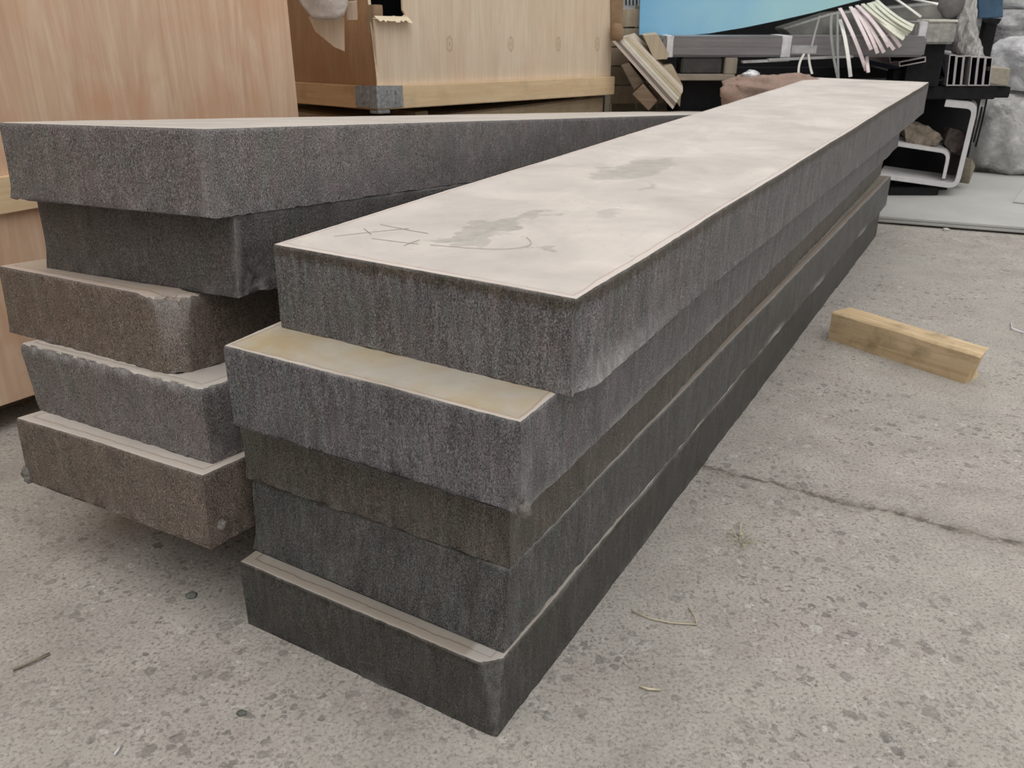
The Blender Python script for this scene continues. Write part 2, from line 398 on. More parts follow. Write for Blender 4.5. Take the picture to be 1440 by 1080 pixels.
def n3(a, b, c): return noise.noise(Vector((a, b, c)))
def shape_top_right(p, q, wr, off):
    # scalloped gouge at the lower right front corner, bright fresh metal on its lip
    t = q.z/TH
    if q.x > -.02 and q.y < .5:
        yb = .030+.062*min(1, max(0, t))**.6+.004*n3(q.z*40, 0, 1)
        if q.y < yb and t < .97:
            k = min(1, (yb-q.y)/.012)*min(1, (1-t)*5); p.x -= .009*k*(1-abs(q.y/yb-.5)*.6) if q.x > -1e-6 else 0
        if q.x > -1e-6:
            f = max(0, 1-abs(q.y-yb)/.008)*max(0, 1-t*1.2); wr = max(wr, f*.8)
            lip = max(0, 1-t/.30)*max(0, min(1, (q.y-.03)/.03))*max(0, 1-(q.y-.05)/.42)
            p.x += .012*lip; wr = max(wr, lip*(.9+.8*n3(q.y*60, q.z*30, 4)))
        k = max(0, 1-q.y/.04)*max(0, 1-t/.25)
        p.x += .006*k
        if k > 0 and q.x > -1e-6: wr = max(wr, k*.5)
    if q.y < 1e-6 and q.x > -.03 and t < .35: wr = max(wr, .25*(1-t/.35))
    return p, wr
def shape_second_right(p, q, wr, off):
    t = q.z/TH
    k = max(0, 1+q.x/.03)*max(0, 1-q.y/.05)*max(0, 1-t/.9)
    if k > 0: p.x += .006*k; p.y -= .006*k; wr = max(wr, k*(.45+.5*n3(q.z*50, q.y*60, q.x*60)))
    if q.x > -1e-6 and t < .12 and q.y < 1.2: wr = max(wr, (1-t/.12)*.6*max(0, .55+n3(q.y*9, 0, 2)))
    return p, wr
def shape_fourth_right(p, q, wr, off):
    t = q.z/TH
    if q.x > -1e-6 and t < .16:
        a = max(0, n3(q.y*3.1, 3, 7)*2.2-.1); wr = max(wr, (1-t/.16)*a); p.x += .003*(1-t/.16)*a
    if q.y < 1e-6 and q.x > -.12:                      # end step by the corner
        p.y += .006*(1 if q.x < -.075 else 0)*min(1, (q.x+.12)/.02)
    return p, wr
def shape_bottom_right(p, q, wr, off):
    # vertical chamfer on the front right corner
    t = q.z/TH
    c = .005+.027*t
    u = -q.x; v = q.y
    if u < c and v < c:
        s = u+v
        if s < c: d = (c-s)/2; p.x -= d; p.y += d; wr = max(wr, .16+.15*n3(q.z*60, u*90, v*90))
    if q.z > TH-.004 and u < .06 and v < .05: wr = max(wr, .5)
    if q.x > -1e-6 and t > .9: wr = max(wr, (t-.9)*10*max(0, .35+n3(q.y*5, 1, 1)))
    return p, wr
def shape_left_top(p, q, wr, off):
    t = q.z/TH
    k = max(0, 1-abs(q.x+.012)/.022)*max(0, 1-q.y/.02)
    if k > 0: p.y += -.006*k*(1-t); wr = max(wr, k*.42*(.7+.6*n3(q.z*60, q.x*80, 0)))
    if q.x > -.12 and q.y < 1e-6: p.y += .004*max(0, 1-abs(q.x+.045-.02*(t))/.006)*(1-t)
    return p, wr
def shape_left_second(p, q, wr, off):
    # burnt-out lower corner
    t = q.z/TH
    if q.x > -.03 and q.y < .16:
        k = max(0, 1-t/.62)*max(0, 1-abs(q.y-.05)/.07)
        if q.x > -1e-6: p.x += -.020*k+.012*k*n3(q.y*60, q.z*60, 5); wr = max(wr, k*.75*max(0, .5+n3(q.y*50, q.z*50, 9)))
        c = max(0, 1-abs(q.x+q.y*.2)/.015)*max(0, 1-q.y/.02); wr = max(wr, c*.4)
    return p, wr
def shape_left_third(p, q, wr, off):
    # chipped, rounded corner
    t = q.z/TH; u = -q.x; v = q.y; c = .030+.05*max(0, t-.45)**1.2
    if u < c and v < c:
        s = u+v
        if s < c: d = (c-s)/2; p.x -= d; p.y += d
    if t > .82 and u < .09 and v < .09: p.z -= .012*(t-.82)/.18*max(0, 1-(u+v)/.12)*(1+n3(u*80, v*80, 0)); wr = max(wr, max(0, 1-(u+v)/.11)*(.4+.5*n3(u*70, v*70, q.z*50)))
    elif u < .05 and v < .06: wr = max(wr, .35*max(0, 1-(u+v)/.08)*max(0, t*1.3-.2))
    return p, wr

A = Vector((-.01578, .92667, 0))
th0 = R(30.568)
def RM(along, offs, slope, z):
    d1 = Vector((math.sin(th0), math.cos(th0), 0)); d2 = Vector((-math.cos(th0), math.sin(th0), 0))
    p = (A+d1*along+d2*offs)*H; p.z = z*H; th = th0-slope
    return Matrix.Translation(p) @ Matrix.Rotation(-th, 4, 'Z')
nL = Vector((math.tan(R(.437)), math.tan(R(5.925)), 1)).normalized()
def LM(br, yaw):
    d1 = Vector((math.sin(R(yaw)), math.cos(R(yaw)), 0)); d1 = (d1-nL*d1.dot(nL)).normalized()
    x = d1.cross(nL)
    M = Matrix.Identity(4)
    for i, c in enumerate((x, d1, nL)): M[0][i], M[1][i], M[2][i] = c
    M.translation = Vector(br)*H; return M

cut_grey = m_cut('cut_edge_grey', (.126, .120, .118), .9, .030, .25)
cut_grey2 = m_cut('cut_edge_violet_grey', (.120, .115, .117), .85, 0, .2)
cut_brown = m_cut('cut_edge_olive_brown', (.090, .081, .068), .8, 0, .5)
cut_green = m_cut('cut_edge_blue_green', (.075, .075, .070), 1., .0, .2)
cut_dark = m_cut('cut_edge_dark', (.052, .050, .045), .9, .02, .3)
cut_left = m_cut('cut_edge_light_grey', (.148, .136, .130), .8, 0, .2, 26., .6)
cut_left2 = m_cut('cut_edge_charcoal', (.083, .077, .072), .7, 0, .2, 26., .6)
cut_warm = m_cut('cut_edge_warm_brown', (.138, .111, .091), .5, 0, .4, 26., .6)
def TL(a): return a*H
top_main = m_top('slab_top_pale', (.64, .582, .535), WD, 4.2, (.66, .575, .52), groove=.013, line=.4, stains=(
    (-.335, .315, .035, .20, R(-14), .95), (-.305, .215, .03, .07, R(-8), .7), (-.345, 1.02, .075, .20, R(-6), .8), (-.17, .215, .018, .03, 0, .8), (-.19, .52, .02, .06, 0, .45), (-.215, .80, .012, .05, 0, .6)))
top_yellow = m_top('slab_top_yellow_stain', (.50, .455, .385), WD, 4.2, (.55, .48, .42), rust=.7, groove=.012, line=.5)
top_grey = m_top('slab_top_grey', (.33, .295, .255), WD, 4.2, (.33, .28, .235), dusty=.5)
top_left = m_top('slab_top_dusty', (.56, .51, .46), WD, 4.2, (.55, .49, .43))
top_rust = m_top('slab_top_reddish', (.46, .39, .335), WD, 4.2, (.50, .40, .34), rust=.25)

LL = H
r1 = slab('steel_plate', RM(.1007, -.051, 0, .534), 3.5*LL, [top_main, cut_grey], 1, shape_top_right)
tag(r1, 'topmost slab of the front right stack, broad pale top with grey stains and scribbles', 'steel plate', 'slabs of the front right stack')
r2 = slab('steel_plate', RM(.0055, -.028, .012, .4005), 3.46*LL, [top_yellow, cut_grey2], 2, shape_second_right)
tag(r2, 'second slab from the top of the right stack, yellowish stained strip showing', 'steel plate', 'slabs of the front right stack')
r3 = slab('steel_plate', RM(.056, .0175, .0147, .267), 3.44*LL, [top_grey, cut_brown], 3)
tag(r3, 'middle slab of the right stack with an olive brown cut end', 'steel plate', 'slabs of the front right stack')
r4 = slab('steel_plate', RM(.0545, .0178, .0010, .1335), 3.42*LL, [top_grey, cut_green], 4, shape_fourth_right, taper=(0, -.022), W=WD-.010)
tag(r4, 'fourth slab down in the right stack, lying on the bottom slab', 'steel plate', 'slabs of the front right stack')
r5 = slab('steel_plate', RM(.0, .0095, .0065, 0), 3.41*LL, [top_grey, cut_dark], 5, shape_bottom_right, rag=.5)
tag(r5, 'bottom slab of the right stack, dark, chamfered corner, lying on the concrete', 'steel plate', 'slabs of the front right stack')
l1 = slab('steel_plate', LM((-.457, 1.2923, .6937), 29.0), 3.54*LL, [top_left, cut_left], 11, shape_left_top)
tag(l1, 'topmost slab of the left stack with a light grey grainy end', 'steel plate', 'slabs of the rear left stack')
l2 = slab('steel_plate', LM((-.4409, 1.3158, .5572), 29.35), 3.4*LL, [top_left, cut_left2], 12, shape_left_second)
tag(l2, 'charcoal slab second from the top of the left stack, burnt-out corner', 'steel plate', 'slabs of the rear left stack')
l3 = slab('steel_plate', LM((-.5608, 1.3021, .4255), 32.0), 3.35*LL, [top_rust, cut_warm], 13, shape_left_third)
tag(l3, 'middle slab of the left stack, warm brown end with a chipped corner', 'steel plate', 'slabs of the rear left stack')
l4 = slab('steel_plate', LM((-.4997, 1.2214, .2995), 31.0), 2.9*LL, [top_left, cut_left], 14, None, jag=.012, taper=(.020, .008))
tag(l4, 'fourth slab down in the left stack with a torn jagged upper edge', 'steel plate', 'slabs of the rear left stack')
l5 = slab('steel_plate', LM((-.4985, 1.1686, .1710), 30.16), 1.70*LL, [top_left, cut_warm], 15)
tag(l5, 'lowest slab of the left stack, brownish end overhanging the floor', 'steel plate', 'slabs of the rear left stack')
slag = m_plain('slag', (.22, .20, .18), .6, .4, 0, .4, 90, .8)
def lump(parent, c, r, seed):
    o = blob('slag_lump', c, (r, r, r*1.2), slag, .35, 1.6, 1, 16, seed, .1, None, parent); return o
lump(l5, (-WD-.002, .002, .022), .013, 1); lump(l5, (-WD+.004, -.002, .008), .009, 4); lump(l5, (.002, .030, .042), .010, 2)
lump(r2, (.004, .004, .010), .012, 3)
# faint scribbles on the pale top: thin dark strokes
mark = m_plain('pencil_mark', (.40, .36, .33), .8, .1)
def topxy(u, v):
    M = r1.matrix_world.inverted(); p = M @ atz(u, v, .6675*H); return Vector((p.x, p.y, TH+.0012))
for st in ([(470, 333), (520, 327), (575, 322)], [(512, 322), (522, 330)], [(523, 336), (560, 341), (588, 344)], [(568, 346), (590, 338)], [(535, 316), (575, 325), (602, 329)], [(605, 345), (680, 352), (735, 350), (752, 342), (740, 334)]):
    pts = [topxy(*q) for q in st]
    if len(pts) == 3: pts = bez(pts[0], pts[1], pts[2], 7)
    elif len(pts) > 3: pts = bez(pts[0], pts[1], (pts[1]+pts[2])/2, 6)[:-1]+bez((pts[1]+pts[2])/2, pts[2], (pts[2]+pts[3])/2, 6)[:-1]+bez((pts[2]+pts[3])/2, pts[3], pts[4], 6)
    ribbon('scribble', pts, .0009, .0006, mark, r1, Vector((0.3, 1, 0)))

# timber that carries the left stack
dun = m_wood('dunnage_wood', (.20, .15, .10), (.30, .23, .16), 0, .5)
for k, y in enumerate((.36, 1.45)):
    p = l5.matrix_world @ Vector((-WD/2, y, 0)); hgt = p.z-.006
    d = l5.matrix_world.to_3x3() @ Vector((1, 0, 0)); d.z = 0
    M = frame(Vector((p.x, p.y, 0)), d)
    if k == 0:
        o = box('dunnage_block', (-.27, -.05, 0), (.27, .05, hgt), dun, None, M, .004); tag(o, 'thick timber bearer under the lowest slab of the left stack', 'timber')
# ------------------------------------------------------------------ square timber on the floor
bt = m_wood('block_wood', (.50, .355, .20), (.72, .56, .36), 0, .5)
P0 = atz(1164, 477, 0); P1 = atz(1356, 540, 0)
Lb = (P1-P0).length; M = frame(P0, P1-P0)
bm = bmesh.new(); nb = 14; wB, hB = .098, .113
prof = [(0, 0), (.5, 0), (1, 0), (1, .5), (1, 1), (.5, 1), (.08, 1), (0, .95), (0, .5)]
ring = []
for i in range(nb+1):
    t = i/nb; rr = []
    for (a, b) in prof:
        x = t*Lb; y = a*wB; z = b*hB
        if i == nb: x += (.035*b*(1-a)*.6+(.012 if b > .9 else 0)) - (.022 if abs(b-.5) < .1 and a > .9 else 0)
        if i == 0: x -= .0-.012*a
        rr.append(bm.verts.new((x, y+noise.noise(Vector((x*7, a*3, b*3)))*.003, max(0, z+(noise.noise(Vector((x*6, a, b*4)))*.003 if b > 0 else 0)))))
    ring.append(rr)
for i in range(nb):
    for k in range(len(prof)): bm.faces.new((ring[i][k], ring[i][(k+1) % 9], ring[i+1][(k+1) % 9], ring[i+1][k]))
bm.faces.new(ring[0]); bm.faces.new(ring[-1][::-1])
o = frm_bm('timber_block', bm, bt, None, M)
tag(o, 'short square timber lying alone on the concrete right of the slabs', 'timber')

# ------------------------------------------------------------------ large plywood crate on the left
plyA = m_ply('plywood_pink', (.64, .42, .28), (.79, .59, .43), 2, .55, figure=2.6, fib=.25)
plyE = m_wood('plywood_edge', (.50, .38, .25), (.62, .48, .33), 0, .2)
pine = m_wood('pine', (.68, .49, .29), (.80, .62, .40), 0, .2)
hd = R(37); dc = Vector((math.sin(hd), math.cos(hd), 0)); nc = Vector((dc.y, -dc.x, 0))
corner = Vector((-1.549, 2.277, 0)); rr_ = ray(412, 80); tt = ((corner-Vector((0, 0, H))).dot(nc))/rr_.dot(nc); edge = Vector((0, 0, H))+rr_*tt; edge.z = 0
CM = frame(edge, -dc)      # local x runs left along the face, local y points ... towards the viewer or back
ys = 1 if CM.to_3x3() @ Vector((0, 1, 0)) @ nc < 0 else -1      # sign of "into the crate"
c1 = empty('plywood_crate', M=CM); tag(c1, 'large pinkish plywood crate with a pine batten behind the left stack', 'crate')
LC, DC, HC = 2.0, 1.0, 1.62
def cb(name, x0, x1, y0, y1, z0, z1, m, bev=.002):
    lo = (x0, min(y0*ys, y1*ys), z0); hi = (x1, max(y0*ys, y1*ys), z1); return box(name, lo, hi, m, c1, None, bev)
cb('panel', 0, LC, 0, .014, .088, HC, plyA); cb('panel', 0, .014, .0145, DC, .088, HC, plyA); cb('panel', LC-.014, LC, .0145, DC, .088, HC, plyA)
cb('panel', 0, LC, DC, DC+.014, .088, HC, plyA); cb('lid', -.01, LC+.01, -.01, DC+.02, HC, HC+.014, plyA); cb('base_panel', .015, LC-.015, .015, DC, .088, .104, plyE)
cb('batten', .0, LC, -.024, -.0005, .648, .748, pine); cb('batten', .0, LC, -.024, -.0005, 1.50, 1.60, pine)
for a in (.22, .55, .90): cb('skid', .02, LC-.02, a-.04, a+.04, 0, .087, dun)

# ------------------------------------------------------------------ broken crate further back, standing on a lower box
C2 = at(533, 154, 3.3*H)
M2 = Matrix.Translation(C2) @ Matrix.Rotation(R(-2.43), 4, 'X') @ Matrix.Rotation(R(46), 4, 'Z')
M2i = M2.inverted()
def on_face(u, v, y=0.):
    o_ = M2i @ Vector((0, 0, H)); d_ = M2i.to_3x3() @ ray(u, v); t_ = (y-o_.y)/d_.y; return o_+d_*t_
LR = on_face(860, 60).x; LF = 1.0; H2 = .92; RH = .098
kn = [(on_face(u, 62).x, on_face(u, 62).z, .020) for u in (632, 718, 785, 840)]
plyB = m_ply('plywood_birch', (.69, .545, .40), (.78, .655, .505), 2, 1.1, knots=kn, figure=.6, fib=.3, red=.22)
plyC = m_ply('plywood_shaded', (.30, .16, .08), (.38, .22, .115), 2, 1.)  # crate plywood darkened: the shade of the left side is in the colour
c2 = empty('broken_crate', M=M2); tag(c2, 'broken plywood crate with a torn hole and metal corner bracket', 'crate')
e0 = on_face(566, 0).x; ez = on_face(545, 24).z; exm = on_face(572, 27).x
hole = [(0.002, RH), (LR, RH), (LR, H2), (e0, H2), (e0, ez+.03)]
hole += [(e0+.012, ez+.012), (exm-.03, ez-.004), (exm*.62, ez+.006), (exm*.45, ez-.006), (exm*.28, ez-.002), (.002, ez-.010)]
prism('panel', [Vector((a, -.001, b)) for a, b in hole], (0, .012, 0), plyB, c2)
torn = m_wood('torn_veneer', (.66, .54, .38), (.78, .68, .52), 0, .05)
rn = random.Random(3); ts = []; n = 16                                      # splintered lip of the hole, bent outwards
for i in range(n+1):
    x = .0+exm*1.04*i/n; ts.append((x, -.026-.016*rn.random()-.012*(i % 3 == 0), ez-.012-.012*rn.random()))
vs = [Vector((x, .0, ez+.004)) for x, y, z in ts]+[Vector(t) for t in ts]+[Vector((x, .012, ez-.004)) for x, y, z in ts]
fs = []
for i in range(n): fs += [(i, i+1, n+2+i, n+1+i), (n+1+i, n+2+i, 2*n+3+i, 2*n+2+i)]
mesh('torn_lip', vs, fs, torn, c2)
def yb_(z): return 0.10*max(0, (z-RH)/.36)**1.7                               # left panel peeling inwards towards the top
npz, npy = 16, 10; vs = []; fs = []
for s in (0, 1):
    for i in range(npz+1):
        z = RH+(.52-RH)*i/npz
        for j in range(npy+1):
            f = j/npy; y = yb_(z)+(LF-yb_(z))*f; vs.append((.004+.008*s+.07*max(0, (z-RH)/.42)**2*(1-f)**2, y, z))
q = (npz+1)*(npy+1)
for i in range(npz):
    for j in range(npy):
        a = i*(npy+1)+j; fs += [(a, a+1, a+npy+2, a+npy+1), (q+a, q+a+npy+1, q+a+npy+2, q+a+1)]
for i in range(npz): a = i*(npy+1); fs.append((a, a+npy+1, q+a+npy+1, q+a))
for j in range(npy): a = npz*(npy+1)+j; fs.append((a, a+1, q+a+1, q+a))
mesh('peeled_panel', vs, fs, plyC, c2, smooth=False)
pts = [Vector((.001+.07*max(0, (z-RH)/.42)**2, yb_(z)-.003, z)) for z in [RH+(.50-RH)*i/12 for i in range(13)]]
ribbon('panel_edge', pts, .013, .004, torn, c2, Vector((1, 0, 0)))
def b2(name, lo, hi, m, bev=.003, **k): return box(name, lo, hi, m, c2, None, bev, **k)
b2('rail', (-.028, -.028, 0), (LR+.01, -.0015, RH), pine); b2('rail', (-.028, .0, 0), (-.001, LF, RH), m_wood('rail_shaded', (.46, .27, .13), (.56, .36, .19), 1, .3))  # left rail coloured darker to carry the shade of that side
b2('floor_board', (0, 0, .005), (LR, LF, .03), plyE); b2('panel', (0, LF, .0), (LR, LF+.012, H2), plyC); b2('panel', (LR-.012, .013, RH), (LR, LF-.002, H2), plyC)
b2('lid', (-.02, -.02, H2), (LR+.02, LF+.02, H2+.014), plyB)
b2('corner_post', (.022, .03, .032), (.075, .08, .43), m_wood('card_brown', (.30, .20, .12), (.40, .28, .18), 2, .3))
blk = m_plain('hole_shade_black', (.006, .006, .007), .9, .05)  # black body placed in the hole to stand for the shade inside
o = blob('hole_shade_filler', M2 @ Vector((.33, .32, .52)), (.26, .24, .36), blk, .1, 2, .6, 24, 4); tag(o, 'black filler in the torn hole of the crate, standing in for its shade', 'bundle')
galv = m_plain('galvanised', (.42, .43, .44), .38, .6, .75, .35, 60, .5)
br = empty('corner_bracket'); br.parent = c2
prism('bracket_plate', [Vector((-.033, -.033, .006)), Vector((.115, -.033, .008)), Vector((.113, -.033, .098)), Vector((-.033, -.033, .103))], (0, .0045, 0), galv, br)
prism('bracket_plate', [Vector((-.034, -.029, .006)), Vector((-.034, .125, .010)), Vector((-.034, .123, .098)), Vector((-.034, -.029, .103))], (.005, 0, 0), galv, br)
for (x, z) in ((.03, .035), (.03, .075), (.075, .03), (.075, .072)): box('bolt', (x-.007, -.037, z-.007), (x+.007, -.0332, z+.007), galv, br, None, .002)
for (y, z) in ((.03, .035), (.03, .075), (.08, .03), (.08, .072)): box('bolt', (-.039, y-.007, z-.007), (-.0343, y+.007, z+.007), galv, br, None, .002)
box('bracket_foot', (-.03, -.03, -.016), (.04, .03, -.001), galv, br)
# lower box it stands on
lowm = m_wood('lower_box_wood', (.40, .30, .19), (.52, .40, .26), 0, .35)
zt = C2.z
Mb = Matrix.Translation((C2.x, C2.y, 0)) @ Matrix.Rotation(R(46), 4, 'Z')
lb = empty('base_box', M=Mb); tag(lb, 'plain wooden box carrying the broken crate', 'box')
ztop = zt-.062
nb_ = 6
for i in range(nb_):                                                        # horizontal boards of the visible sides
    z0 = ztop*i/nb_; z1 = ztop*(i+1)/nb_-.004
    box('board', (.03, .02, z0), (LR-.03, .042, z1), lowm, lb); box('board', (.03, .043, z0), (.052, LF-.03, z1), lowm, lb)
box('top_board', (.053, .043, ztop-.02), (LR-.03, LF-.03, ztop), lowm, lb)
for xx in (.30, LR-.20):
    zz = min((M2 @ Vector((xx, y, 0))).z for y in (.06, LF-.1)); box('spacer', (xx-.04, .06, ztop+.0005), (xx+.04, LF-.1, max(ztop+.005, zz-.002)), lowm, lb)
# sacking and a broken panel scrap hanging at the crate's left corner
Y2 = C2.y-.10
cloth = MK('woven_sacking', .85, .1); wv1 = cloth.n.new('ShaderNodeTexWave'); wv1.inputs['Scale'].default_value = 70; cloth.L(cloth.obj, wv1.inputs[0])
cloth.color(cloth.mix(cloth.noise(cloth.obj, 60, 4, .7), (.48, .41, .36), (.80, .74, .69))); cloth.bump(wv1.outputs['Fac'], .4, .003); cloth.bump(cloth.noise(cloth.obj, 25, 4), .6, .01)
out = [(408, -70), (418, -5), (428, 12), (440, 26), (455, 28), (472, 27), (482, 22), (488, 6), (494, -60)]
nr = 12; vs = []; fs = []; top = at(452, -60, Y2)
for j in range(nr+1):
    f = j/nr
    for i, (u, v) in enumerate(out):
        uu = 450+(u-450)*(.65+.35*f); vv = -60+(v+60)*f
        d = noise.noise(Vector((uu*.06, vv*.03, 2)))*.035+.05*math.sin(i/(len(out)-1)*math.pi)
        vs.append(at(uu, vv, Y2-d))
m_ = len(out)
for j in range(nr):
    for i in range(m_-1): fs.append((j*m_+i, j*m_+i+1, (j+1)*m_+i+1, (j+1)*m_+i))
o = mesh('sacking', vs, fs, cloth.m, None, smooth=True); md = o.modifiers.new('thick', 'SOLIDIFY'); md.thickness = .012
tag(o, 'grey woven sacking hanging from the corner of the broken crate', 'sacking')
o = prism('board_scrap', [at(434, 24, Y2+.03), at(483, 24, Y2+.03), at(484, 72, Y2+.03), at(470, 66, Y2+.03), at(443, 44, Y2+.03)], (0, .014, 0), plyB); tag(o, 'pointed scrap of board below the hanging sacking', 'board')
o = prism('board_scrap', [at(487, 4, Y2+.0), at(501, 2, Y2+.0), at(502, 28, Y2+.0), at(488, 28, Y2+.0)], (0, .02, .004), m_wood('scrap_pink', (.52, .39, .28), (.64, .50, .38), 2, .1)); tag(o, 'small pinkish board end beside the hanging sacking', 'board')

# ------------------------------------------------------------------ boards and pallets right of the crate
Yb = 5.15
tan1 = m_wood('tan_board', (.40, .33, .24), (.54, .46, .35), 2, .3); tan2 = m_wood('olive_board', (.27, .24, .17), (.38, .34, .25), 0, .4)
card = m_plain('cardboard', (.30, .20, .125), .85, .1, 0, .15, 20)
o = prism('cardboard_post', [at(857, -60, Yb), at(876, -60, Yb), at(874, 40, Yb), at(859, 42, Yb)], (.02, .10, 0), card, bev=.004); tag(o, 'brown upright post beside the broken crate', 'post')
o = blob('post_end', at(868, 46, Yb-.02), (.035, .05, .05), card, .2, 2, .8, 16, 2); tag(o, 'rounded brown stub under the upright post', 'stub')
names = ['pink-edged', 'dark-edged', 'cream', 'white', 'yellowish']
sheetc = [(.50, .42, .36), (.20, .17, .15), (.62, .56, .46), (.66, .62, .56), (.52, .45, .30), (.58, .50, .40)]
for i in range(6):                                                          # leaning bundle of thin boards
    a0 = Vector((861+i*4.2, 58-i*1.2)); a1 = Vector((946+i*2.4, 153.5-i*4.2))
    Yi = Yb-.06+.010*i
    w0 = 3.4
    q = [at(a0.x, a0.y, Yi), at(a0.x+w0+.6, a0.y-1, Yi), at(a1.x+2.2, a1.y-3.4, Yi-.15), at(a1.x, a1.y, Yi-.15)]
    o = prism('leaning_board', q, (.10, .55, 0), m_wood('sheet_edge_%d' % i, tuple(v*.85 for v in sheetc[i]), sheetc[i], 1, .1))
    tag(o, 'thin %s board in the leaning bundle, number %s counting from the left' % (('pink edged', 'dark edged', 'cream', 'off-white', 'yellowish', 'beige')[i], ('one', 'two', 'three', 'four', 'five', 'six')[i]), 'board', 'leaning boards beside the crate')
for i, (q, lab) in enumerate((([(946, 92), (959, 118), (956, 150), (930, 112), (925, 94)], 'triangular tan board end above the leaning bundle'), ([(905, 50), (925, 48), (941, 76), (938, 83), (920, 84)], 'tan board tucked under the left end of the grey bundle'))):
    o = prism('board_end', [at(u, v, Yb+.14) for u, v in q], (.03, .3, 0), tan1); tag(o, lab, 'board')
pal = empty('pallet', loc=at(888, 90, 5.75)); tag(pal, 'upright pallet of pale slats behind the leaning boards', 'pallet')
def pw(name, q, Y, vec, m):
    o = prism(name, [at(u, v, Y)-pal.location for u, v in q], vec, m, pal); return o
for i in range(5): pw('slat', [(858, 13+i*27), (915+i*4, 13+i*27), (917+i*4, 37+i*27), (858, 38+i*27)], 5.72, (0, .025, 0), (tan1, tan2)[i % 2 if i > 1 else 0])
for u in (860, 896, 925): pw('stringer', [(u, 8), (u+13, 8), (u+13, 190), (u, 190)], 5.76, (0, .09, 0), tan2)
o = prism('wood_offcut', [at(889, 133, 5.0), at(904, 118, 5.0), at(925, 142, 5.0), at(912, 156, 5.0)], (.03, .14, 0), m_wood('offcut_dark', (.16, .11, .075), (.25, .18, .125), 0, .3), bev=.004); tag(o, 'dark wood offcut beneath the leaning bundle', 'offcut')
o = prism('wood_offcut', [at(873, 92, 5.05), at(884, 88, 5.05), at(906, 116, 5.05), at(892, 128, 5.05)], (.03, .14, 0), m_wood('offcut_brown', (.13, .10, .07), (.20, .155, .11), 0, .3), bev=.004); tag(o, 'long shadowed brown offcut left of the leaning bundle', 'offcut')
o = box('timber_stack', (at(858, 150, 5.85).x, 5.88, 0), (at(930, 150, 5.85).x, 6.2, at(900, 132, 5.88).z), tan2, None, None, .005); tag(o, 'low olive timber stack behind the end of the left slab', 'timber stack')
wh = m_plain('white_plastic', (.75, .76, .78), .4, .5)
o = empty('white_grating', loc=at(888, 10, 5.9)); tag(o, 'white slotted plastic crate above the pallet', 'crate')
for i in range(6): prism('bar', [at(877+i*5, -25, 5.9)-o.location, at(879+i*5, -25, 5.9)-o.location, at(879+i*5, 9, 5.9)-o.location, at(877+i*5, 9, 5.9)-o.location], (0, .01, 0), wh, o)
prism('rim', [at(875, 8, 5.9)-o.location, at(905, 8, 5.9)-o.location, at(903, 13, 5.9)-o.location, at(875, 14, 5.9)-o.location], (0, .25, 0), wh, o)
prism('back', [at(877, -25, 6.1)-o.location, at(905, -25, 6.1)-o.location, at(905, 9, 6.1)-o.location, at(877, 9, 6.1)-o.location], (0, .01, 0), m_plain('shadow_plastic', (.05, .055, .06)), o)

# ------------------------------------------------------------------ rack with profiles
dark = m_plain('dark_steel_and_shade', (.014, .014, .015), .7, .15, 0, .3, 20); blackm = m_plain('black_plastic_and_shade', (.010, .010, .012), .6, .2)  # near-black; both also stand in for the shade inside the rack
rz = at(1360, 121, 5.6).z                                                    # top of the beam under the tubes
rack = empty('storage_rack', loc=(at(1100, 150, 6.0).x, 6.0, 0)); tag(rack, 'dark steel rack carrying the wrapped profiles and tubes', 'rack')
def rk(name, x0, x1, y0, y1, z0, z1, m=dark):
    l = rack.location; return box(name, (x0-l.x, y0-l.y, z0), (x1-l.x, y1-l.y, z1), m, rack, None, .004)
xa, xb = at(960, 100, 5.6).x, at(1402, 125, 5.6).x
xm = at(1308, 150, 5.62).x
for x in (xa+.02, xm): rk('post', x-.06, x+.06, 5.84, 5.94, 0, rz-.085); rk('post', x-.06, x+.06, 7.2, 7.32, 0, rz-.085)
rk('beam', xa, xb, 5.60, 5.94, rz-.08, rz-.002); rk('beam', xa, xb, 7.2, 7.3, rz-.08, rz-.002)
rk('shade_sheet', at(1225, 180, 5.97).x, at(1361, 180, 5.97).x, 5.97, 5.985, .06, rz-.09, blackm)  # black sheet added in place of the shade behind the channel
rk('back_shade_sheet', xa-.1, xb-.10, 7.6, 7.62, 0, 1.9, blackm)  # black sheet standing in for the rack's shaded interior
zs_ = at(1000, 103, 5.45).z
o = box('black_container', (at(955, 130, 5.5).x, 5.49, 0), (at(1072, 130, 5.5).x, 5.595, zs_-.035), blackm, None, None, .01); tag(o, 'black container standing under the left end of the rack', 'container')
o = box('shelf_board', (at(952, 103, 5.4).x, 5.36, zs_-.034), (at(1032, 103, 5.4).x, 5.595, zs_-.002), m_wood('shelf_wood', (.28, .24, .19), (.36, .31, .25), 0, .3), None, None, .003); tag(o, 'thin beige board lying on the black container', 'board')
zbb = at(1060, 80, 5.42).z
o = box('steel_box', (at(957, 90, 5.45).x, 5.42, zs_-.0015), (at(1014, 90, 5.45).x, 5.59, zbb-.003), m_plain('gunmetal', (.055, .053, .052), .5, .4, 0, .3), None, None, .008); tag(o, 'dark grey metal box under the wrapped grey bundle', 'box')
o = box('timber_spacer', (at(1017, 90, 5.45).x, 5.40, zs_-.0015), (at(1034, 90, 5.45).x, 5.59, zbb-.003), m_wood('spacer_wood', (.26, .23, .18), (.36, .32, .26), 2, .3), None, None, .004); tag(o, 'small timber spacer between the board and the grey bundle', 'timber')
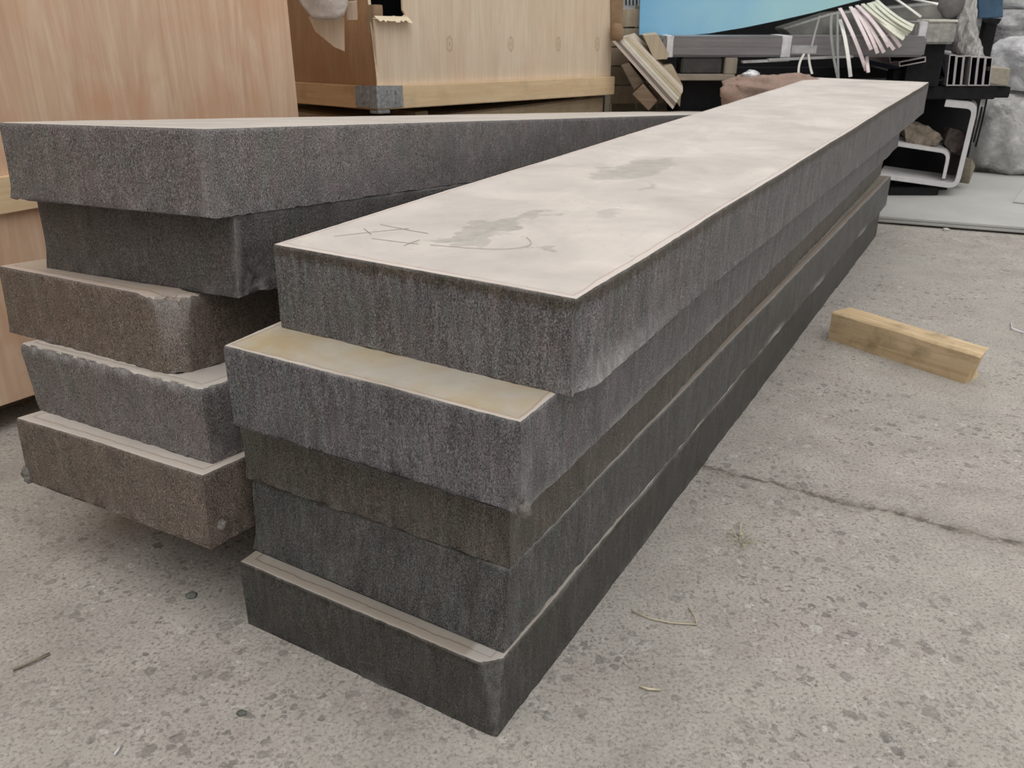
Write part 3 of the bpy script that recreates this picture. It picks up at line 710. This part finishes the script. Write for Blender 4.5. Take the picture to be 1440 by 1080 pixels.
# long film-wrapped bundle
film = MK('grey_film', .28, .6); film.color(film.mix(film.noise(film.map((3, 30, 30)), 1, 5, .6), (.13, .12, .125), (.27, .255, .26))); film.bump(film.noise(film.map((4, 30, 30)), 1, 5, .6), .5, .01)
tape = m_plain('white_tape', (.66, .66, .67), .45, .4)
gb = empty('wrapped_bundle', loc=(at(928, 80, 5.4).x, 5.4, zbb)); tag(gb, 'long bundle wrapped in grey film with white tape bands', 'bundle')
Lg = at(1300, 80, 5.4).x-gb.location.x; hg = at(1000, 51, 5.4).z-zbb
box('film_wrap', (0, 0, 0), (Lg, .26, hg), film.m, gb, None, .012)
for u0, u1 in ((936, 946), (1097, 1111)):
    box('tape_band', (at(u0, 80, 5.4).x-gb.location.x, -.002, -.0015), (at(u1, 80, 5.4).x-gb.location.x, .262, hg+.002), tape, gb, None, .003)
box('paper_label', (at(1113, 70, 5.4).x-gb.location.x, -.0025, .02), (at(1148, 70, 5.4).x-gb.location.x, -.0008, .065), m_plain('paper', (.42, .42, .42), .6), gb, None, 0)
for i, (u0, v0, u1, v1) in enumerate(((1045, 86, 1110, 83), (1082, 83, 1200, 78))):
    o = prism('metal_strip', [at(u0, v0, 5.34), at(u1, v1, 5.36), at(u1, v1+3, 5.36), at(u0, v0+3, 5.34)], (0, .05, 0), m_plain('strip_alu', (.5, .5, .5), .4, .5, .5)); tag(o, ('short grey metal strip below the wrapped bundle', 'longer pale metal strip below the wrapped bundle')[i], 'strip')
# blue sheet
blue = MK('blue_sheet', .45, .4); sx = blue.sep()[0]
blue.color(blue.mix(blue.ramp(blue.math('ADD', blue.math('MULTIPLY', blue.noise(blue.obj, 3.2, 4, .55, .5), .5), blue.math('MULTIPLY', blue.math('SUBTRACT', sx, .9), .45)), [(.2, 0.), (.75, 1.)]), (.17, .42, .66), (.36, .60, .62))); blue.bump(blue.noise(blue.obj, 6, 3), .2, .01)
Yq = 5.62
lowe = [(899, 49), (930, 50.5), (965, 50), (1000, 47), (1050, 39), (1100, 29), (1150, 18), (1212, 2), (1300, -22), (1380, -46)]
vs = []; fs = []; nr_ = 6
for s_ in (0, 1):
    for u, v in lowe:
        for j in range(nr_+1):
            f = j/nr_; uu = u+(912-899)*f*(1-(u-899)/500); p = at(uu, v+(-150-v)*f, Yq)
            vs.append(p+Vector((0, .30*(p.z-1.0)+.05*math.sin((u-900)/170)+.02*s_, 0)))
nn_ = len(lowe)*(nr_+1)
for a_ in range(len(lowe)-1):
    for j in range(nr_):
        k_ = a_*(nr_+1)+j; fs += [(k_, k_+nr_+1, k_+nr_+2, k_+1), (nn_+k_, nn_+k_+1, nn_+k_+nr_+2, nn_+k_+nr_+1)]
    k_ = a_*(nr_+1); fs.append((k_, nn_+k_, nn_+k_+nr_+1, k_+nr_+1)); k_ += nr_; fs.append((k_, k_+nr_+1, nn_+k_+nr_+1, nn_+k_))
for j in range(nr_): fs.append((j, j+1, nn_+j+1, nn_+j)); k_ = (len(lowe)-1)*(nr_+1)+j; fs.append((k_, nn_+k_, nn_+k_+1, k_+1))
o = mesh('blue_sheet', vs, fs, blue.m, smooth=False); tag(o, 'large turquoise blue sheet leaning above the wrapped bundle', 'sheet')
o = prism('grey_wrap', [at(1100, 40, 5.70), at(1170, 18, 5.70), at(1330, 2, 5.70), at(1345, 60, 5.70), at(1250, 68, 5.7), at(1130, 70, 5.7)], (0, .2, 0), m_plain('olive_grey_film', (.19, .19, .175), .35, .5, 0, .4, 8, .5), bev=.01); tag(o, 'olive grey film-wrapped pack behind the drooping strips', 'pack')
# drooping strips
pinkm = m_plain('pink_strip', (.70, .60, .60), .4, .5, 0, .12); creamm = m_plain('cream_strip', (.66, .66, .55), .4, .5, 0, .12); greym = m_plain('grey_strip', (.34, .36, .34), .4, .5, 0, .15); whitem = m_plain('white_strip', (.74, .73, .68), .4, .5, 0, .1)
SP = [((1181, 12), (1200, 45), (1218, 99), 0, 1), ((1196, 10), (1212, 40), (1225, 70), 0, 1), ((1200, 12), (1222, 40), (1234, 75), 0, 1), ((1207, 15), (1226, 40), (1243, 74), 0, 1), ((1205, 8), (1235, 35), (1250, 66), 0, 1), ((1212, 10), (1242, 30), (1266, 66), 0, 1),
      ((1213, 6), (1240, 32), (1273, 50), 1, 1), ((1221, 5), (1250, 34), (1280, 45), 1, 1), ((1229, 3), (1255, 30), (1283, 42), 1, 1), ((1218, 8), (1244, 40), (1271, 55), 1, 1), ((1225, 4), (1250, 38), (1277, 48), 1, 1), ((1233, 1), (1262, 28), (1285, 37), 1, 1), ((1210, 9), (1236, 40), (1257, 70), 0, 1),
      ((1181, 28), (1190, 52), (1196, 108), 3, 1), ((1170, 18), (1164, 50), (1180, 118), 2, .7), ((1178, 16), (1177, 50), (1179, 112), 2, .6), ((1153, 22), (1146, 45), (1141, 67), 2, .5), ((1131, 76), (1122, 88), (1123, 104), 3, .6), ((1137, 76), (1138, 92), (1142, 104), 3, .6), ((1218, 68), (1219, 85), (1221, 102), 0, .9),
      ((1256, -4), (1276, 10), (1295, 24), 3, .7), ((1280, -2), (1300, 2), (1319, 6), 3, .8)]
nm = {0: 'pinkish white bent strip drooping in the fan below the blue sheet', 1: 'cream bent strip in the upper right of the drooping fan', 2: 'thin grey strip hanging in front of the wrapped bundle', 3: 'short white strip hanging or poking out around the fan'}
OW = ('first', 'second', 'third', 'fourth', 'fifth', 'sixth', 'seventh', 'eighth', 'ninth', 'tenth')
rank = {}
for m in range(4):
    for n_, i in enumerate(sorted([i for i in range(len(SP)) if SP[i][3] == m], key=lambda i: SP[i][2][0])): rank[i] = OW[n_]
nm = {0: 'pinkish white bent strip of the fan, %s from the left by its tip', 1: 'cream bent strip of the fan, %s from the left by its tip', 2: 'thin grey hanging strip in front of the wrapped bundle, %s from the left', 3: 'white strip around the drooping fan, %s from the left'}
for i, (a, b, c, m, wd) in enumerate(SP):
    Y0 = 5.60; Y1 = 5.30-.012*(i % 5)
    if m == 2 or i in (17, 18): Y0 = 5.33; Y1 = 5.30
    if i >= 20: Y0, Y1 = 5.68, 5.5
    o = ribbon('bent_strip', bez(at(*a, Y0), at(*b, Y1+.02), at(*c, Y1), 10), .020*wd, .007, (pinkm, creamm, greym, whitem)[m], side=Vector((1, -.1, .1)))
    tag(o, nm[m] % rank[i], 'strip', 'drooping strips: '+('pink', 'cream', 'grey', 'white')[m])
# second wrapped pack on the right
pk = empty('wrapped_pack', loc=at(1285, 62, 5.5)); tag(pk, 'short profile pack in grey film with one white tape band', 'pack')
xr = at(1342, 62, 5.5).x-pk.location.x; hp = at(1300, 31, 5.5).z-pk.location.z
box('film_wrap', (0, 0, 0), (xr, .19, hp), m_plain('pack_film', (.34, .33, .31), .3, .6, 0, .35, 25, .6), pk, None, .012, )
box('tape_band', (.015, -.002, -.0015), (.065, .192, hp+.002), tape, pk, None, .003); box('top_slat', (.07, .005, hp), (xr, .18, hp+.012), m_plain('cream_top', (.68, .66, .58)), pk, None, .002)
box('pack_support', (.01, .06, rz-pk.location.z+.001), (xr-.02, .16, -.002), dark, pk, None, .002)
o = blob('grey_sack', at(1333, 2, 5.75), (.085, .10, .10), m_plain('grey_bag', (.16, .155, .155), .4, .5, 0, .3, 12, .5), .15, 2, .7, 24, 6); tag(o, 'small dark grey sack at the top of the rack', 'sack')
# crumpled clear film column
cf = MK('crumpled_film', .25, .7); cf.color(cf.mix(cf.ramp(cf.noise(cf.map((30, 30, 9)), 1, 5, .65, 1.), [(.35, 0.), (.65, 1.)]), (.20, .19, .185), (.66, .65, .63))); cf.bump(cf.noise(cf.map((25, 25, 8)), 1, 5, .65, 1.), .9, .02)
vs = []; fs = []; kk = 22; prof = [(1352, 1392, -60), (1358, 1384, -20), (1357, 1383, 10), (1350, 1384, 35), (1348, 1388, 58), (1352, 1398, 78), (1362, 1396, 86)]
for j, (u0, u1, v) in enumerate(prof):
    a, b = at(u0, v, 5.62), at(u1, v, 5.62); c = (a+b)/2; rr = (b-a).length/2
    for i in range(kk):
        t = 2*math.pi*i/kk; g = 1+.28*noise.noise(Vector((math.cos(t)*2.5, math.sin(t)*2.5, j*.6)))
        vs.append(c+Vector((math.cos(t)*rr*g, .12+math.sin(t)*.09*g, .012*noise.noise(Vector((i*.9, j*2., 1))))))
for j in range(len(prof)-1):
    for i in range(kk): fs.append((j*kk+i, j*kk+(i+1) % kk, (j+1)*kk+(i+1) % kk, (j+1)*kk+i))
fs += [tuple(range(kk)), tuple(range((len(prof)-1)*kk, len(prof)*kk))[::-1]]
o = mesh('crumpled_film', vs, fs, cf.m, None, smooth=True); md = o.modifiers.new('sub', 'SUBSURF'); md.levels = 2; md.render_levels = 2
dt = bpy.data.textures.new('crumple', 'CLOUDS'); dt.noise_scale = .035; md = o.modifiers.new('crumple', 'DISPLACE'); md.texture = dt; md.strength = .035; md.texture_coords = 'GLOBAL'
tag(o, 'crumpled clear plastic film bunched above the square tubes', 'plastic film')
# blue box with dark tip
bb = empty('blue_box', loc=at(1393, 20, 5.95)); tag(bb, 'dark blue box with a pointed dark foot, upper right', 'box')
l = bb.location
prism('body', [at(1374, -60, 5.9)-l, at(1412, -60, 5.9)-l, at(1411, 25, 5.9)-l, at(1376, 26, 5.9)-l], (.01, .22, 0), m_plain('navy', (.055, .115, .19), .5, .4), bb, bev=.006)
prism('foot', [at(1391, 26, 5.9)-l, at(1409, 26, 5.9)-l, at(1405, 33, 5.9)-l, at(1400, 35, 5.9)-l, at(1395, 31, 5.9)-l], (.0, .1, 0), blackm, bb)
prism('stand', [at(1388, 27, 6.02)-l, at(1404, 27, 6.02)-l, Vector((at(1404, 27, 6.02).x, 6.02, 0))-l, Vector((at(1388, 27, 6.02).x, 6.02, 0))-l], (0, .06, 0), dark, bb)
# rectangular hollow tubes on the beam
navy = m_plain('tube_inside', (.02, .022, .035), .5, .3); alu = m_plain('tube_silver', (.55, .52, .52), .35, .5, .3, .12)
ext = Vector((math.sin(R(6)), math.cos(R(6)), 0))*1.9
def hollow(name, q, wall, Y, mat, label, group, L=1.0, inner=navy):
    """rectangular tube: outline q (4 pixel corners, clockwise from top left) at depth Y, real wall thickness"""
    P = [at(u, v, Y) for u, v in q]; c = sum(P, Vector())/4
    X = (P[1]-P[0]).normalized(); Z = (P[0]-P[3]).normalized()
    I = [P[0]+X*wall-Z*wall, P[1]-X*wall-Z*wall, P[2]-X*wall+Z*wall, P[3]+X*wall+Z*wall]
    o0 = P[3]; e = ext*L
    vs = [p-o0 for p in P+I]+[p+e-o0 for p in P+I]; fs = []; mi = []
    for i in range(4):
        j = (i+1) % 4
        fs += [(i, j, 4+j, 4+i), (8+j, 8+i, 12+i, 12+j), (j, i, 8+i, 8+j), (4+i, 4+j, 12+j, 12+i)]; mi += [0, 0, 0, 1]
    me = bpy.data.meshes.new(name); me.from_pydata([tuple(v) for v in vs], [], fs); me.update()
    o = link(name, me, [mat, inner]); me.polygons.foreach_set('material_index', mi); o.location = o0
    return tag(o, label, 'tube', group)
ordn = ('leftmost', 'second', 'third', 'fourth', 'fifth', 'rightmost')
for i in range(6):
    u0 = 1331+i*10.2; dv = (0, 3, 2, 4, 5, 6)[i]*.6
    q = [(u0+1.5, 77+dv), (u0+11.3, 77+dv), (u0+6.7, 120.6), (u0-3.1, 120.6)]
    hollow('rectangular_tube', [(a+3, b) for a, b in q], .0055, 5.58+.012*((i*7) % 3), alu, '%s of the six upright silver rectangular tubes on the rack' % ordn[i], 'upright rectangular tubes')
hollow('rectangular_tube', [(1307, 74), (1322, 70), (1331, 112), (1317, 114)], .006, 5.62, m_plain('tube_navy', (.03, .038, .07), .45, .4), 'tilted navy rectangular tube leaning left of the silver tubes', None, .9)
hollow('rectangular_tube', [(1250, 78), (1290, 71), (1293, 79), (1252, 89)], .006, 5.60, m_plain('tube_rosy', (.36, .29, .28), .4, .5, .3), 'flat rectangular tube on the left, upper of two', None, .9)
hollow('rectangular_tube', [(1264, 87), (1302, 79.5), (1302, 87), (1265, 94)], .006, 5.52, m_plain('tube_rosy_light', (.48, .42, .41), .4, .5, .3), 'flat rectangular tube on the left, lower of two', None, .9)
rk('bracket', at(1255, 92, 5.66).x, at(1300, 92, 5.66).x, 5.62, 5.72, rz, at(1280, 95, 5.66).z-.01)
o = prism('timber_end', [at(1391, 94, 5.62), at(1421, 96, 5.62), at(1418, 121, 5.62), at(1392, 118, 5.62)], (.05, .45, 0), m_wood('grey_timber', (.30, .265, .21), (.42, .38, .31), 1, .4), bev=.005); tag(o, 'weathered timber end beside the rightmost silver tube', 'timber')
box_ = rk('arm', at(1388, 125, 5.62).x, at(1424, 125, 5.62).x, 5.64, 5.72, at(1405, 124, 5.62).z-.06, at(1405, 122.5, 5.62).z)

# ------------------------------------------------------------------ pinkish bundle and scrap behind the top slab
fur = MK('pinkish_fibre', .95, .05); fur.color(fur.mix(fur.noise(fur.obj, 30, 5, .7), (.42, .27, .22), (.74, .56, .47))); fur.bump(fur.noise(fur.obj, 120, 4, .8), 1, .02)
pz = at(1060, 108, 5.0).z
o = blob('fibre_bundle', (at(1085, 140, 5.05).x, 5.02, pz-.10), (.30, .17, .115), fur.m, .16, 2.6, .75, 40, 12, .08, pz-.19); tag(o, 'pinkish brown fibre bundle behind the top slab', 'bundle')
fl = m_plain('crumpled_foil', (.55, .55, .56), .3, .6, .7, .3, 60, .5)
o = blob('foil_scrap', (at(1056, 112, 4.98).x, 4.99, pz+.004), (.05, .03, .03), fl, .4, 2, .9, 16, 9); tag(o, 'crumpled silver foil scrap on the pinkish bundle', 'scrap')

# ------------------------------------------------------------------ steel sheets on the floor and bent channels
sh = m_plain('pale_sheet', (.42, .42, .40), .5, .4, 0, .14, 3); she = MK('pale_sheet2', .5, .4); 
q0 = atz(1238, 315, 0.0); q1 = atz(1440, 331, 0.0); dx = (q1-q0).normalized(); dy = Vector((-dx.y, dx.x, 0))
MS = frame(q0, dx)
for i, (z0, o0, ln, lab) in enumerate(((.012, 0, 2.2, 'lower pale steel sheet on the floor at the right'), (.0285, .012, 2.2, 'upper pale steel sheet on the floor under the bent channels'))):
    o = box('steel_sheet', (-.42, o0, z0), (ln, 1.75+o0, z0+.014), (sh, m_plain('sheet_upper', (.46, .46, .44), .5, .4, 0, .1, 3))[i], None, MS, .002); tag(o, lab, 'sheet')
for i, x in enumerate((.0, 1.0, 1.9)):
    o = box('bearer_strip', (x, .03, 0), (x+.06, 1.7, .0115), dun, None, MS, .001); tag(o, ('thin bearer under the left end of the steel sheets', 'thin bearer under the middle of the steel sheets', 'thin bearer under the right end of the steel sheets')[i], 'bearer')
o = box('steel_sheet', (.62, .75, .043), (1.7, 1.5, .051), m_plain('sheet_small', (.45, .45, .43), .5, .4, 0, .1, 3), None, MS @ Matrix.Translation((.45, .1, 0)) @ Matrix.Rotation(R(-14), 4, 'Z') @ Matrix.Translation((-.45, -.1, 0)), .002); tag(o, 'smaller grey sheet lying on the pale sheets beside the bags', 'sheet')
def channel(name, path, thick, Y, L, mat, label, hdg=R(27)):
    """bent plate: centre line (pixels at depth Y) given real thickness and swept back"""
    P = [at(u, v, Y) for u, v in path]
    P2 = []                                                  # round the bends
    for i, p in enumerate(P):
        if 0 < i < len(P)-1:
            a, b = P[i-1], P[i+1]; ra = min(.055, (a-p).length*.4); rb = min(.055, (b-p).length*.4)
            P2 += bez(p+(a-p).normalized()*ra, p, p+(b-p).normalized()*rb, 6)
        else: P2.append(p)
    c = sum(P2, Vector())/len(P2); L1 = []; L2 = []
    for i, p in enumerate(P2):
        t = (P2[min(i+1, len(P2)-1)]-P2[max(i-1, 0)]).normalized(); nn = Vector((-t.z, 0, t.x)); L1.append(p+nn*thick/2); L2.append(p-nn*thick/2)
    org = Vector((c.x, Y, min(p.z for p in L1+L2)))
    o = prism(name, [p-org for p in L1+L2[::-1]], Vector((math.sin(hdg), math.cos(hdg), 0))*L, mat); o.location = org
    return tag(o, label, 'channel')
chm = m_plain('pale_bent_steel', (.60, .59, .59), .4, .5, .15, .1, 10)
channel('steel_channel', [(1329, 146), (1372, 150), (1345, 262), (1236, 247)], .032, 5.5, .30, chm, 'large pale bent steel channel open to the left')
channel('steel_channel', [(1250, 201), (1335, 214), (1327, 251)], .022, 5.52, .27, chm, 'smaller pale bent channel nested inside the large one')
zc = at(1300, 263, 5.5).z
tb = m_wood('grey_block', (.22, .19, .15), (.32, .28, .22), 1, .4)
o = prism('support_timber', [at(1353, 219, 5.78), at(1367, 224, 5.72), at(1372, 234, 5.72), at(1363, 259, 5.72), at(1350, 257, 5.78)], (.0, .16, 0), tb, bev=.004); tag(o, 'grey timber block behind the lower corner of the large channel', 'timber')
for i, yy in enumerate((5.53, 5.70)):  # bearers blackened and widened to imitate the shadow under the channel
    o = box('bearer', (at(1255, 262, 5.5).x+.25*i*.6, yy, .043), (at(1325, 262, 5.5).x+.14*i, yy+.12, at(1296, 261, 5.5).z-.016), dark, None, None, .004); tag(o, ('front', 'rear')[i]+' bearer under the large bent channel, coloured black for the shade there', 'bearer')
# chunks lying in the channel
rockm = m_plain('brown_chunk', (.20, .165, .13), .8, .2, 0, .5, 22, .8); rockd = m_plain('rusty_chunk', (.095, .075, .068), .8, .2, 0, .5, 30, .9)
def chunk(name, q, Y, d, mat, label, seed):
    P = [at(u, v, Y) for u, v in q]; c = sum(P, Vector())/len(P)
    bm = bmesh.new(); a = [bm.verts.new(p-c) for p in P]; b = [bm.verts.new((p-c)*.8+Vector((.02, d, .01))) for p in P]; n = len(P)
    bm.faces.new(a); bm.faces.new(b[::-1])
    for i in range(n): bm.faces.new((a[i], b[i], b[(i+1) % n], a[(i+1) % n]))
    bmesh.ops.subdivide_edges(bm, edges=bm.edges[:], cuts=3, use_grid_fill=True); bmesh.ops.triangulate(bm, faces=bm.faces[:])
    for v in bm.verts: v.co += noise.noise_vector(v.co*18+Vector((seed, 0, 0)))*.016
    o = frm_bm(name, bm, mat); o.location = c; return tag(o, label, 'chunk')
chunk('wood_chunk', [(1270, 181), (1282, 176), (1305, 178), (1320, 187), (1326, 196), (1318, 205), (1295, 206), (1276, 198)], 5.56, .22, rockm, 'brown wood chunk lying inside the bent channels', 1)
chunk('rusty_chunk', [(1336, 181), (1362, 186), (1358, 205), (1352, 216), (1338, 214), (1328, 202)], 5.6, .15, rockd, 'dark rusty lump leaning on the channel web', 2)
# strap behind the channel
for i, (a, b, c) in enumerate((((1388, 137), (1382, 170), (1372, 206)), ((1381, 150), (1376, 175), (1369, 200)))):
    o = tube('strap', bez(at(*a, 5.75), at(*b, 5.74), at(*c, 5.76), 7), .006, dark); tag(o, ('longer dark strap hanging beside the bent channel', 'shorter dark strap hanging beside the bent channel')[i], 'strap')

# ------------------------------------------------------------------ bags on the right
def m_bag(name, a, b):
    k = MK(name, .38, .5); f = k.noise(k.map((5, 5, 7)), 1, 6, .62, 1.2); k.color(k.mix(k.ramp(f, [(.35, 0.), (.65, 1.)]), a, b))
    k.bump(f, .7, .04); k.bump(k.noise(k.obj, 45, 4, .6), .4, .006); return k.m
bgw = m_bag('white_bag', (.42, .42, .43), (.72, .72, .73)); bgg = m_bag('pale_grey_bag', (.36, .355, .345), (.62, .615, .60)); bgd = m_bag('grey_tarp', (.17, .165, .17), (.36, .355, .36))
b1z = at(1440, 128, 6.3).z
o = blob('bulk_bag', (at(1452, 200, 6.5).x, 6.72, b1z*.5), (.50, .55, b1z*.55), bgg, .09, 2.4, .55, 64, 2, .05, 0); tag(o, 'large pale grey bulk bag standing on the floor at the right', 'bag')
z0 = at(1440, 128, 6.5).z
o = blob('white_bag', (at(1447, 112, 6.55).x, 6.6, at(1440, 106, 6.5).z), (.26, .4, .25), bgw, .10, 2.2, .7, 56, 5, .05, b1z*1.0); tag(o, 'rounded white plastic bag on top of the bulk bag', 'bag')
o = blob('grey_tarp', (at(1445, 45, 7.0).x, 7.1, at(1440, 48, 7.0).z), (.36, .4, .17), bgd, .16, 2.0, .7, 56, 7, .05); tag(o, 'folded dark grey tarpaulin above the white bag', 'tarpaulin')
o = blob('pale_bag', (at(1445, 5, 7.4).x, 7.5, at(1440, -5, 7.4).z), (.36, .4, .18), bgw, .10, 2.0, .7, 40, 8, .03); tag(o, 'white bag at the upper right corner behind the tarpaulin', 'bag')
o = box('bag_pallet', (at(1425, 70, 7.2).x, 6.9+.35, 0), (at(1425, 70, 7.2).x+1.2, 8.0, at(1440, 62, 7.2).z), dark, None, None, .01); tag(o, 'dark stack under the tarpaulin behind the bags', 'stack')

# ------------------------------------------------------------------ litter on the floor
straw = m_plain('straw', (.55, .49, .36), .7, .2); twigm = m_plain('twig', (.30, .26, .20), .8, .1)
def stalk(q, r, m, label, nm='straw_stalk'):
    o = tube(nm, [atz(u, v, .004+h) for u, v, h in q], r, m, None, 5); return tag(o, label, 'stalk')
stalk([(18, 942, 0), (44, 931, .003), (70, 919, 0)], .0028, twigm, 'straight dry twig on the floor at the lower left', 'twig')
stalk([(888, 859, 0), (915, 870, 0), (945, 876, 0), (980, 878, 0)], .0018, straw, 'long bent straw stalk on the floor by the right stack')
stalk([(980, 878, 0), (978, 868, .004), (968, 855, 0)], .0015, straw, 'short straw bit touching the tip of the long stalk')
stalk([(900, 965, 0), (912, 969, 0), (929, 970, 0)], .0025, straw, 'yellow straw bit lying below the long stalk')
stalk([(1422, 454, 0), (1423, 462, .004), (1440, 468, 0)], .003, wh, 'white bent wire on the floor right of the timber', 'wire')
stalk([(160, 1062, 0), (166, 1054, .003), (170, 1048, 0)], .002, wh, 'tiny white sliver on the floor at the lower left', 'sliver')
tf = empty('grass_tuft', loc=atz(1040, 762, 0)); tag(tf, 'tiny dry grass tuft growing from the concrete', 'grass')
gm = m_plain('dry_grass', (.42, .40, .26), .8, .1); rn = random.Random(5)
for i in range(14):
    a = rn.random()*6.28; r0 = rn.random()*.02; ln = .015+.03*rn.random()
    p = Vector((math.cos(a)*r0, math.sin(a)*r0, .001)); q = p+Vector((math.cos(a)*ln, math.sin(a)*ln, .008+.012*rn.random()))
    o = ribbon('blade', [p, (p+q)/2+Vector((0, 0, .004)), q], .0022, .0006, gm, tf, Vector((-math.sin(a), math.cos(a), 0)))
peb = m_plain('pebble', (.14, .145, .13), .8, .2, 0, .4, 40, .5); pebl = m_plain('pebble_light', (.48, .46, .42), .8, .2, 0, .3, 40, .5)
for i, (u, v, r, m, lab) in enumerate(((270, 839, .010, peb, 'dark pebble on the floor below the left stack'), (1041, 752, .006, pebl, 'white chip on the floor by the grass tuft'), (340, 1004, .007, peb, 'flat dark pebble on the floor, lower left'), (1240, 312, .02, pebl, 'pale rubble bit beside the steel sheets'), (1330, 324, .014, pebl, 'small pale rubble bit in front of the steel sheets'))):
    p = atz(u, v, 0); o = blob('pebble', (p.x, p.y, r*.35), (r*1.3, r, r*.6), m, .3, 1.5, .9, 14, i, .05, 0.); tag(o, lab, 'pebble')
